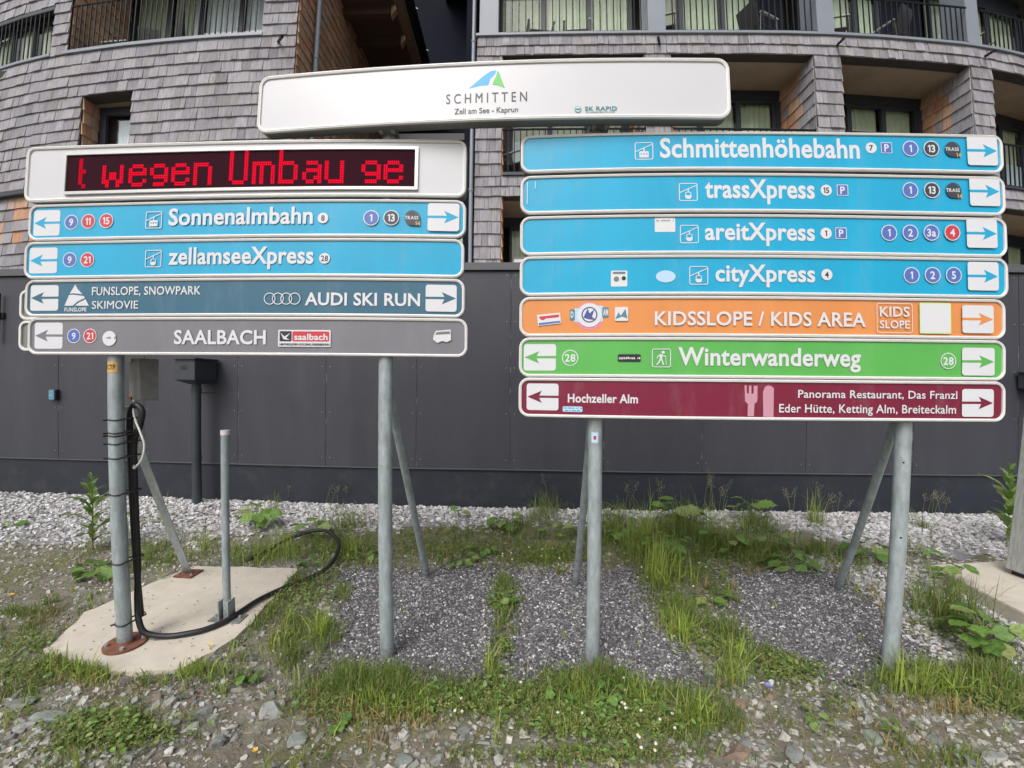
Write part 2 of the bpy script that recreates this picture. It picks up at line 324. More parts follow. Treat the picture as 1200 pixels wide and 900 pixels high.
# rainwater hoppers
def hopper(x, y0, y1, wd, zb, zt, label):
    t = thing('rain_hopper', label, 'downpipe', (x, 0, 0), 0, 'rain hoppers on the charcoal wall'); mt = mat('anthracite_hopper_paint', (.035, .042, .052), .45, var=.1, scale=8)
    MB().box(-wd/2, wd/2, y0, y1, zb, zt).build('hopper_box', mt, t, bevel=.004)
    MB().box(-wd/2-.025, wd/2+.025, y0-.03, y1, zt, zt+.018).build('lid', mt, t, bevel=.003)
    c = (y0+y1)/2
    MB().add([(-wd/2, y0, zb), (wd/2, y0, zb), (wd/2, y1, zb), (-wd/2, y1, zb), (-.06, c-.06, zb-.05), (.06, c-.06, zb-.05), (.06, c+.06, zb-.05), (-.06, c+.06, zb-.05)],
             [(0, 1, 5, 4), (1, 2, 6, 5), (2, 3, 7, 6), (3, 0, 4, 7)]).build('funnel', mt, t)
    MB().flat(disc(-.01, zt-.1, .05, sz=.55), y0-.001).build('overflow_slot', M_black, t)
    MB().tube([(0, c, zb-.04), (0, c, GZ-.02)], .052, 18).build('downpipe', mt, t, smooth=True)
    for z in (zb-.12, .55): MB().tube([(0, c, z-.02), (0, c, z+.02)], .058, 18).build('clamp', mt, t, smooth=True)
    MB().tube([(0, c, zb-.16), (.1, y1+.02, zb-.16)], .006, 6).build('holder', mt, t)
    return t
hopper(-3.90, 4.58, 4.955, .26, 1.515, 1.76, 'dark rain hopper with its downpipe on the charcoal wall behind the left post')
hopper(6.18, 3.95, 4.34, .26, 1.50, 1.68, 'dark rain hopper with downpipe at the right end of the charcoal wall')
# ================================================================ HOTEL
YL = [(-14, 8.4), (-12.5, 7.95), (-11.2, 7.65), (-9.7, 7.45), (-7.8, 7.34), (-6, 7.29), (-4.25, 7.30)]
YR = [(-.74, 7.46), (-.05, 7.44), (1.6, 7.37), (3.23, 7.27), (4.53, 7.18), (5.84, 7.09), (7.2, 7.045), (9, 7.03), (9.4, 7.045), (10.4, 7.14), (11.4, 7.28), (12.6, 7.52), (14.5, 8.1)]
def yl(x): return float(np.interp(x, [p[0] for p in YL], [p[1] for p in YL]))
def yr(x): return float(np.interp(x, [p[0] for p in YR], [p[1] for p in YR]))
def path(f, x0, x1, off=0, n=None):
    n = n or max(2, int(abs(x1-x0)/.7)+1); return [(float(x), f(x)+off) for x in np.linspace(x0, x1, n)]
PIT = .235
us = bpy.data.meshes.new('shingle')
us.from_pydata([(-.5, -.030, -.5), (.5, -.030, -.5), (.5, -.002, -.5), (-.5, -.002, -.5), (-.5, -.006, .5), (.5, -.006, .5), (.5, 0, .5), (-.5, 0, .5)], [],
               [(3, 2, 1, 0), (4, 5, 6, 7), (0, 1, 5, 4), (1, 2, 6, 5), (2, 3, 7, 6), (3, 0, 4, 7)])
us_r = us.copy(); us.materials.append(M_sh); us_r.materials.append(M_shr)
def shingles(pts, z0, z1, holes=(), pitch=PIT, wr=(.10, .30), red=False, pri=0, out=None):
    """courses of shingles along a plan line; out gets (priority, x, y, z, angle, width, height, red)"""
    seg = []; L = 0
    for a, b in zip(pts[:-1], pts[1:]):
        l = math.hypot(b[0]-a[0], b[1]-a[1]); seg.append((L, l, a, b)); L += l
    n = max(1, round((z1-z0)/pitch)); ph = (z1-z0)/n
    for r in range(n):
        zc = z0+ph*(r+.5); s = -random.uniform(0, .2)
        while s < L:
            wd = random.uniform(*wr); a_, b_ = max(s, 0), min(s+wd, L); s += wd
            if b_-a_ < .03: continue
            parts = [(a_, b_)]
            for (h0, h1, hz0, hz1) in holes:
                if hz0 < zc < hz1:
                    nn = []
                    for p, q in parts:
                        if q <= h0 or p >= h1: nn.append((p, q)); continue
                        if p < h0: nn.append((p, h0))
                        if q > h1: nn.append((h1, q))
                    parts = nn
            for p, q in parts:
                if q-p < .02: continue
                c = (p+q)/2
                for (l0, l, A, B) in seg:
                    if l0 <= c <= l0+l+1e-6:
                        t = (c-l0)/l; x = A[0]+(B[0]-A[0])*t; y = A[1]+(B[1]-A[1])*t; ang = math.atan2(B[1]-A[1], B[0]-A[0]); break
                out.append((pri+random.random()*.01, x, y, zc-.012*random.random(), ang, (q-p)-.006, ph*1.06, red))
def place_shingles(lst, parent, limit=300):
    lst.sort(key=lambda t: t[0])
    for i, (p, x, y, z, a, wd, h, red) in enumerate(lst[:limit]):
        o = bpy.data.objects.new('shingle', us_r if red else us); C.objects.link(o); o.parent = parent
        o.location = (x, y, z); o.rotation_euler = (0, random.uniform(-.012, .012), a+random.uniform(-.01, .01)); o.scale = (wd, random.uniform(.8, 1.5), h)
    bv = [tuple(v.co) for v in us.vertices]; bf = [tuple(f.vertices) for f in us.polygons]
    for red in (False, True):
        q = [t for t in lst[limit:] if t[7] == red]
        if not q: continue
        A = np.array([t[1:7] for t in q]); Mx = rotz(A[:, 3])*np.stack([A[:, 4], rng.uniform(.8, 1.5, len(q)), A[:, 5]], 1)[:, None, :]
        o = many(bv, bf, (Mx, A[:, 0:3]), 'shingle_cladding', M_shr if red else M_sh, parent); o['kind'] = 'stuff'
def glazing(parent, xs, yb, z0, z1, pale_top, curt='green', skip=()):
    """window units between the mullion lines xs; film = top of the pale lower band"""
    for i, (a, b) in enumerate(zip(xs[:-1], xs[1:])):
        if i in skip: continue
        ya, yb_ = yb(a), yb(b); ang = math.atan2(yb_-ya, b-a); wd = math.hypot(b-a, yb_-ya); fw = .05
        f = MB().frame(0, wd, 0, .07, z0, z1, fw, fw, .06, .07)
        fo = f.build('window', M_frame, parent); fo.location = (a, ya, 0); fo.rotation_euler.z = ang
        MB().box(fw, wd-fw, .03, .036, z0+.06, z1-.07).build('pane', M_glass, fo)
        if pale_top: MB().box(fw, wd-fw, .040, .044, z0+.06, pale_top).build('pale_band', M_paleband, fo)  # pale bluish sheet across the lower part of the pane
        q = MB(); nn = int(wd/.035); P = [(fw+(wd-2*fw)*k/nn, .13+.018*math.sin(k*1.7)+.012*math.sin(k*.61+a)) for k in range(nn+1)]
        gap = random.uniform(.0, .12) if wd > .7 else 0
        P = [p for p in P if not (abs(p[0]-wd*.2) < gap*.3)]
        q.strip(P, z0+.02, z1-.02, .004); q.build('curtain', M_curt if curt == 'green' else M_curtw, fo)
def railing(parent, pts, z0, z1, sp=.11, pr=True):
    r = MB(); 
    for a, b in zip(pts[:-1], pts[1:]):
        pass
    ro = MB().tube([(p[0], p[1], z1) for p in pts], .02, 6).build('railing', M_blkmetal, parent); MB().tube([(p[0], p[1], z0+.05) for p in pts], .012, 6).build('bottom_rail', M_blkmetal, ro)
    L = sum(math.hypot(b[0]-a[0], b[1]-a[1]) for a, b in zip(pts[:-1], pts[1:])); n = int(L/sp); me = None
    X = np.cumsum([0]+[math.hypot(b[0]-a[0], b[1]-a[1]) for a, b in zip(pts[:-1], pts[1:])])
    for k in range(1, n):
        s = L*k/n; x = float(np.interp(s, X, [p[0] for p in pts])); y = float(np.interp(s, X, [p[1] for p in pts]))
        if me is None:
            me = bpy.data.meshes.new('baluster'); b = MB().box(-.009, .009, -.009, .009, z0+.05, z1); me.from_pydata(b.v, [], b.f); me.materials.append(M_blkmetal)
        o = bpy.data.objects.new('baluster', me); C.objects.link(o); o.parent = ro; o.location = (x, y, 0)
def chair(x, y, z, rz, label, proto=[None]):
    if proto[0] is None:
        t = thing('patio_chair', label, 'chair', (x, y, z), rz, 'patio chairs on the hotel balconies'); m1 = mat('dark_chair_frame', (.03, .028, .03), .5); m2 = mat('pale_chair_arm', (.42, .42, .40), .5)
        MB().box(-.23, .23, -.22, .22, .42, .45).build('seat', m1, t, bevel=.006)
        b = MB(); b.add([(-.22, .22, .45), (.22, .22, .45), (.22, .24, .45), (-.22, .24, .45), (-.21, .36, .92), (.21, .36, .92), (.21, .38, .92), (-.21, .38, .92)], [(3, 2, 1, 0), (4, 5, 6, 7), (0, 1, 5, 4), (1, 2, 6, 5), (2, 3, 7, 6), (3, 0, 4, 7)]); b.build('backrest', m1, t)
        for sx in (-1, 1):
            MB().box(sx*.26-.025, sx*.26+.025, -.24, .26, .64, .665).build('armrest', m2, t, bevel=.004)
            MB().tube([(sx*.25, -.21, .64), (sx*.25, -.23, 0)], .014, 6).build('leg', m1, t); MB().tube([(sx*.25, .24, .64), (sx*.25, .30, 0)], .014, 6).build('leg', m1, t)
        proto[0] = t; return t
    c = copy_tree(proto[0]); c.location = (x, y, z); c.rotation_euler.z = rz; c['label'] = label; return c
# ---------------------------------------------------------------- left wing
HL = thing('hotel_building', 'left hotel wing clad in grey wooden shingles with a black balcony railing', 'building', (-8, 8, 0)); HL.location = (0, 0, 0)
S = []
px0 = [p for p in path(yl, -13.5, -4.25, 0, 14)]
def arc(pts, x):
    L = 0
    for a, b in zip(pts[:-1], pts[1:]):
        l = math.hypot(b[0]-a[0], b[1]-a[1])
        if a[0] <= x <= b[0]: return L+l*(x-a[0])/(b[0]-a[0])
        L += l
    return L
WX0, WX1, WZ0, WZ1 = -8.83, -7.63, 6.0, 7.29
w_ = MB()
w_.strip(path(yl, -13.5, WX0, .0, 8), 5.45, 8.26, .25); w_.strip(path(yl, WX1, -4.25, .0, 5), 5.45, 8.26, .25); w_.strip([(WX0, yl(WX0)), (WX1, yl(WX1))], WZ1, 8.26, .25); w_.strip([(WX0, yl(WX0)), (WX1, yl(WX1))], 5.45, WZ0, .25)
w_.box(-4.5, -4.252, 7.32, 14, 2.9, 11.4); w_.strip(path(yl, -13.5, -4.26, .08, 12), 2.9, 5.44, .2)
w_.box(-9.7, -9.32, 7.48, 8.72, 8.27, 11.4); w_.box(-4.95, -4.51, 7.34, 8.9, 8.27, 11.4); w_.box(-13, -4.5, 9.0, 9.2, 8.2, 11.4)
w_.strip(path(yl, -13.5, -9.71, .02, 5), 9.42, 11.4, .2); w_.box(-13.5, -4.25, 8.0, 14, 11.42, 11.7); w_.box(-13, -4.52, 7.62, 9.0, 8.05, 8.2)
w_.build('wall', M_backwall, HL)
hole = [(arc(px0, WX0), arc(px0, WX1), WZ0, WZ1)]
shingles(px0, 6.15, 8.255, hole, out=S, pri=0)
S = [t if t[1] > -11.7 else (5,)+t[1:] for t in S]
shingles(px0, 5.47, 6.15, hole, out=S, pri=3)
low = []; shingles(path(yl, -13.5, -4.25, .075, 12), 2.95, 5.36, out=low, pri=4, red=True, wr=(.14, .32)); S += [t if (t[3] > 5.1 and random.random() < .8) or random.random() < .15 else t[:7]+(False,) for t in low]
up = []
shingles(path(yl, -9.72, -9.30, 0, 2), 8.27, 11.4, out=up, pri=.5); shingles(path(yl, -4.95, -4.25, 0, 2), 8.27, 11.4, out=up, pri=.5)
shingles(path(yl, -13.5, -9.73, .01, 5), 9.44, 11.4, out=up, pri=1.2)
rs = []
shingles([(-9.31, 7.46), (-9.31, 8.72)], 8.27, 11.4, out=rs, pri=1.5, red=True, wr=(.14, .3))
shingles([(-4.25, 7.31), (-4.25, 14)], 2.95, 11.4, out=rs, pri=2, red=True, wr=(.16, .34))
S += [((9 if t[3] > 9.9 else t[0]),)+t[1:] for t in up+rs]
shingles([(WX0+.01, yl(WX0)), (WX0+.01, 7.75)], WZ0, WZ1, out=S, pri=1, red=True, wr=(.12, .2))
place_shingles(S, HL)
MB().strip(path(yl, -13.5, -4.2, -.05, 12), 5.36, 5.455, .3).build('drip_board', M_frame, HL)
# ledges and openings
MB().strip(path(yl, -13.5, -9.72, -.045, 5), 8.262, 8.315, .14).build('sill', M_greypost, HL); MB().strip(path(yl, -9.38, -4.93, -.05, 7), 8.262, 8.325, .16).build('sill', M_greypost, HL)
MB().strip(path(yl, -13.5, -9.73, -.02, 5), 9.33, 9.41, .10).build('lintel', M_frame, HL)
glazing(HL, [-13.2, -12.2, -11.2, -10.55, -9.74], lambda x: yl(x)+.15, 8.3, 9.35, 0)
railing(HL, path(yl, -13.4, -9.74, -.01, 5), 8.28, 9.32, .13)
railing(HL, path(yl, -9.28, -4.97, -.01, 7), 8.28, 9.33, .118)
glazing(HL, [-9.28, -8.35, -7.6], lambda x: 8.78, 8.25, 11.0, 0); glazing(HL, [-7.5, -6.5, -5.6, -4.96], lambda x: 8.75, 8.25, 11.0, 0, 'white')
MB().box(-7.6, -7.5, 8.7, 8.85, 8.2, 11).build('mullion', M_greypost, HL)
MB().box(-9.3, -4.96, 7.5, 8.99, 11.02, 11.4).build('balcony_ceiling', M_soffit, HL)
# small deep window: inner frame, pane and pale curtain
f = MB().frame(WX0, WX1, 7.75, 7.82, WZ0, WZ1, .18, .1, .05, .16)
fo = f.build('window', M_frame, HL); MB().box(WX0+.18, WX1-.1, 7.78, 7.785, WZ0, WZ1-.16).build('pane', M_glass, fo); MB().strip([(WX0+.36+.04*k, 7.88+.012*(k % 2)) for k in range(20)], WZ0, WZ1-.22, .004).build('curtain', M_curtw, fo)
MB().box(WX0, WX1, yl(WX0)+.01, 7.75, WZ1+.001, WZ1+.03).build('window_soffit', M_soffit, HL); MB().box(WX0-.05, WX1+.05, 7.95, 8.0, WZ0, WZ1+.1).build('room_back', M_backwall, HL)
chair(-8.05, 8.2, 8.2, R(200), 'dark patio chair standing behind the black railing on the left hotel balcony')
t = thing('patio_table', 'small table with a pale rim at the left end of the left hotel balcony', 'table', (-8.75, 8.1, 8.2))
MB().box(-.3, .3, -.25, .25, .68, .71).build('tabletop', mat('pale_table_edge', (.4, .4, .38), .5), t, bevel=.004)
for sx in (-1, 1):
    for sy in (-1, 1): MB().tube([(sx*.26, sy*.2, .68), (sx*.26, sy*.2, 0)], .015, 6).build('leg', M_blkmetal, t)
t = thing('folded_parasol', 'dark folded cloth panel leaning inside the left hotel balcony', 'parasol', (-7.45, 8.15, 8.2))
MB().tube([(0, 0, 0), (0, 0, 1.9)], .02, 8).build('pole', M_blkmetal, t); MB().tube([(0, 0, .7), (0, 0, 1.2), (0, 0, 1.85)], .12, 12, r1=.03).build('cloth', mat('dark_parasol_cloth', (.03, .03, .035), .9), t, smooth=True)
# drain rod, downpipe, wood roof with rafters between the wings
def spout(a, b, label): o = MB().tube([a, b], .025, 10).build('overflow_spout', M_blkmetal, None, smooth=True); tag(o, label, 'spout', 'overflow spouts sticking out of the shingles'); return o
spout((-4.62, 7.30, 8.13), (-4.12, 6.62, 7.62), 'thin dark overflow spout slanting from the corner of the left hotel wing')
t = thing('downpipe', 'tall grey downpipe running down beside the corner of the left hotel wing', 'downpipe', (-4.12, 7.85, 2.9))
MB().tube([(0, 0, 0), (0, 0, 8.4)], .05, 14).build('pipe', M_greypost, t, smooth=True)
for z in (3.2, 5.3, 7.4): MB().tube([(0, 0, z), (0, 0, z+.05)], .06, 14).build('clamp', M_greypost, t, smooth=True)
RF = thing('canopy_roof', 'dark wooden roof with pale rafter ends and black gutter between the hotel wings', 'roof', (0, 0, 0))
MB().box(-4.24, -2.95, 8.6, 13, 10.72, 10.78).build('roof_boards', M_wood, RF)
for k, y in enumerate((9.25, 10.15, 11.2, 12.3)):
    ra = MB().box(-4.24, -3.02, y-.07, y+.07, 10.50, 10.715).build('rafter', M_wood, RF)
    MB().add([(-3.02, y-.07, 10.715), (-3.02, y+.07, 10.715), (-3.02, y+.07, 10.42), (-3.02, y-.07, 10.42), (-2.90, y-.07, 10.715), (-2.90, y+.07, 10.715), (-2.90, y+.07, 10.62), (-2.90, y-.07, 10.62)],
             [(0, 1, 2, 3), (4, 7, 6, 5), (0, 3, 7, 4), (1, 5, 6, 2), (3, 2, 6, 7)]).build('rafter_end', M_woodend, ra)
MB().box(-2.89, -2.70, 8.4, 13, 10.58, 10.80).build('fascia_board', mat('brown_fascia', (.16, .105, .07), .7, var=.2, scale=8), RF)
MB().tube([(-2.54, 8.3, 10.66), (-2.54, 13, 10.66)], .115, 14).build('gutter', M_blkmetal, RF, smooth=True)
for y in (9.3, 10.6, 11.9): MB().tube([(-2.68, y, 10.8), (-2.54, y, 10.80), (-2.40, y, 10.72)], .012, 6).build('gutter_bracket', M_bolt, RF)
LB = thing('hotel_building', 'dark recessed link of the hotel with plain navy walls between both wings', 'building', (0, 0, 0))
w_ = MB(); w_.box(-4.24, -.8, 13.05, 13.3, 2.9, 16); w_.box(-.98, -.78, 7.7, 13.04, 2.9, 16); w_.build('wall', M_navy, LB)
MB().box(-2.38, -.79, 11.2, 13.04, 14.6, 14.9).build('eaves', M_navy, LB)
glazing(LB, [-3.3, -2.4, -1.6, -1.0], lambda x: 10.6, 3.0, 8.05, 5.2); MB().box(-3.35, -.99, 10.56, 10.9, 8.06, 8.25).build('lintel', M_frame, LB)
MB().box(-3.35, -.99, 10.9, 11, 2.9, 8.2).build('room_back', M_backwall, LB)
t = thing('downpipe', 'slim dark downpipe at the left edge of the right hotel wing', 'downpipe', (-.80, 7.40, 2.9)); MB().tube([(0, 0, 0), (0, 0, 8.5)], .035, 12).build('pipe', M_greypost, t, smooth=True)
for z in (2.2, 5.2): MB().tube([(0, 0, z), (0, 0, z+.04)], .045, 12).build('clamp', M_greypost, t, smooth=True)
# ---------------------------------------------------------------- right wing
HR = thing('hotel_building', 'right hotel wing with curved shingled balconies and green curtained windows', 'building', (0, 0, 0))
S = []
PILS = [(-.74, -.24), (2.48, 2.98), (5.72, 6.25), (8.98, 9.47), (12.2, 12.7)]
w_ = MB()
for a, b in PILS:
    for z0, z1 in ((2.9, 5.03), (5.42, 7.86))+(((5.032, 5.418),) if a < 0 else ()):
        q = MB().prism([(a+.01, yr(a)+.01), (b-.01, yr(b)+.01), (b-.01, yr(b)+1.12), (a+.01, yr(a)+1.12)], z0, z1); w_.add(q.v, q.f)
        shingles([(a, yr(a)), (b, yr(b))], z0, z1, out=S, pri=0 if z0 > 5 else (.2 if a < 0 else 3), wr=(.08, .24))
        if a > 0 and z0 > 5: rr = []; shingles([(a, yr(a)+1.1), (a, yr(a))], z0, z1, out=rr, pri=.3, wr=(.14, .3)); S += [t[:7]+(t[2] > yr(a)+.45 and random.random() < .8,) for t in rr]
        shingles([(b, yr(b)), (b, yr(b)+1.1)], z0, z1, out=S, pri=3, red=True, wr=(.14, .3))
S = [((6,)+t[1:] if t[3] < 6.2 and t[1] > .0 and t[1] < 9 else t) for t in S]
w_.strip(path(yr, -.74, 14, .02, 16), 7.87, 8.25, .2); w_.strip(path(yr, -.24, 14, .02, 16), 5.035, 5.41, .2); w_.box(-.74, 14, 8.62, 8.8, 2.9, 3.2)
w_.strip(path(yr, -.74, 14, .35, 14), 11.0, 11.6, .2); w_.strip(path(yr, -.74, 14, 1.45, 14), 2.9, 11.6, .15)
w_.build('wall', M_backwall, HR)
for i, ((a, b), nm) in enumerate(zip([(-.735, 14)]*2, 'ab')):
    z0, z1 = ((7.86, 8.262), (5.03, 5.415))[i]
    f_ = []; shingles(path(yr, a if i == 0 else -.24, b, 0, 16), z0, z1, out=f_, pri=.1 if i == 0 else 1, pitch=.2, wr=(.07, .20)); S += [((8,)+t[1:] if (t[1] > 10.8 or (i == 1 and .3 < t[1] < 8.8)) else t) for t in f_]
place_shingles(S, HR)
MB().strip(path(yr, -.76, 14, -.05, 18), 8.263, 8.312, .22).build('balcony_edge', M_greypost, HR); MB().strip(path(yr, -.22, 14, -.05, 18), 5.417, 5.466, .22).build('balcony_edge', M_frame, HR)
for z in (7.862, 5.032, 10.9): 
    MB().strip([(x, y) for x, y in path(yr, -.23 if z < 10 else -.7, 14, .22, 16)], z, z+.03, 1.2).build('balcony_ceiling', M_soffit if z < 10 else M_backwall, HR)
for z in (8.20, 5.36): MB().strip(path(yr, -.7, 14, .24, 16), z, z+.04, 1.2).build('balcony_floor', M_conc, HR)
bays = [(-.24, 2.48), (2.98, 5.72), (6.25, 8.98), (9.47, 12.2)]
G = lambda off: (lambda x: yr(x)+off)
for (a, b) in bays:
    railing(HR, path(yr, a+.01, b-.01, .02, 4), 5.46, 6.345, .115)
    m = (b-a)/3
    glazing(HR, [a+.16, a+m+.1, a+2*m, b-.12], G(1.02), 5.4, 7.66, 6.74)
    MB().strip(path(yr, a, b, 1.0, 3), 7.66, 7.858, .1).build('window_head', M_frame, HR)
    MB().strip([(a+.001, yr(a)+1.0), (a+.159, yr(a)+1.0)], 5.4, 7.66, .1).build('side_panel', M_frame, HR); MB().strip([(b-.119, yr(b)+1.0), (b-.001, yr(b)+1.0)], 5.4, 7.66, .1).build('side_panel', M_frame, HR)
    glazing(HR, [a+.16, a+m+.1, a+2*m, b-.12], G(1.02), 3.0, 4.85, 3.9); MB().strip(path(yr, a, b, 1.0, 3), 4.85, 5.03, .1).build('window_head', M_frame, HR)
POSTS = [(-.70, -.33), (2.58, 2.92), (5.85, 6.19), (9.0, 9.3), (12.3, 12.6)]
for a, b in POSTS: MB().prism([(a, yr(a)+.02), (b, yr(b)+.02), (b, yr(b)+.5), (a, yr(a)+.5)], 8.313, 11.0).build('balcony_post', M_greypost, HR, bevel=.004)
ub = [(-.33, 2.58, [-.33, .62, 1.63, 2.57]), (2.92, 5.85, [2.95, 3.64, 4.55, 5.25]), (6.19, 9.0, [6.2, 6.75, 7.55, 8.1]), (9.3, 12.3, [9.35, 10.2, 11.1, 12.2])]
for i, (a, b, ml) in enumerate(ub):
    railing(HR, path(yr, a+.01, b-.01, .0, 4), 8.30, 9.085, .115 if i else .13)
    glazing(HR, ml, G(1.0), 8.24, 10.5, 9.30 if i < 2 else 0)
    if ml[-1] < b-.1:
        for x in np.arange(ml[-1]+.01, b+.02, .125): MB().strip([(x, yr(x)+.98), (x+.115, yr(x+.115)+.98)], 8.24, 10.6, .04).build('cladding_slat', M_navy, HR)
    MB().strip(path(yr, a, b, .99, 3), 10.5, 10.9, .1).build('window_head', M_frame, HR)
for x, y, rz, l in ((.52, .55, 5, 'dark patio chair with pale arms, first from the left on the upper right balcony'), (1.28, .55, -6, 'dark patio chair with pale arms beside the first one on the upper right balcony'), (3.05, .5, 70, 'patio chair with pale arms just right of the first grey balcony post'),
                    (5.0, .5, 110, 'patio chair seen from the side left of the second grey balcony post'), (6.5, .5, 75, 'patio chair with pale arm just right of the second grey balcony post'), (7.75, .5, 200, 'dark chair with crossed back in front of green curtain in the third upper bay'),
                    (9.9, .5, 20, 'patio chair behind the railing at the far right end of the upper balcony')):
    chair(x, yr(x)+y, 8.22 if x > 7 else 8.26, R(rz), l)
chair(.15, yr(.15)+.5, 5.4, R(60), 'dark patio chair on the lower balcony just left of the top blue board')
for x, z, l in ((2.78, 8.06, 'short dark overflow spout above the white top sign board'), (6.2, 8.08, 'short dark overflow spout above the first shingled pillar right of the white sign'), (9.35, 8.10, 'short dark overflow spout above the rightmost shingled pillar')):
    y = yr(x); spout((x, y, z), (x-.14 if x < 9 else x-.2, y-.32, z-.16), l)
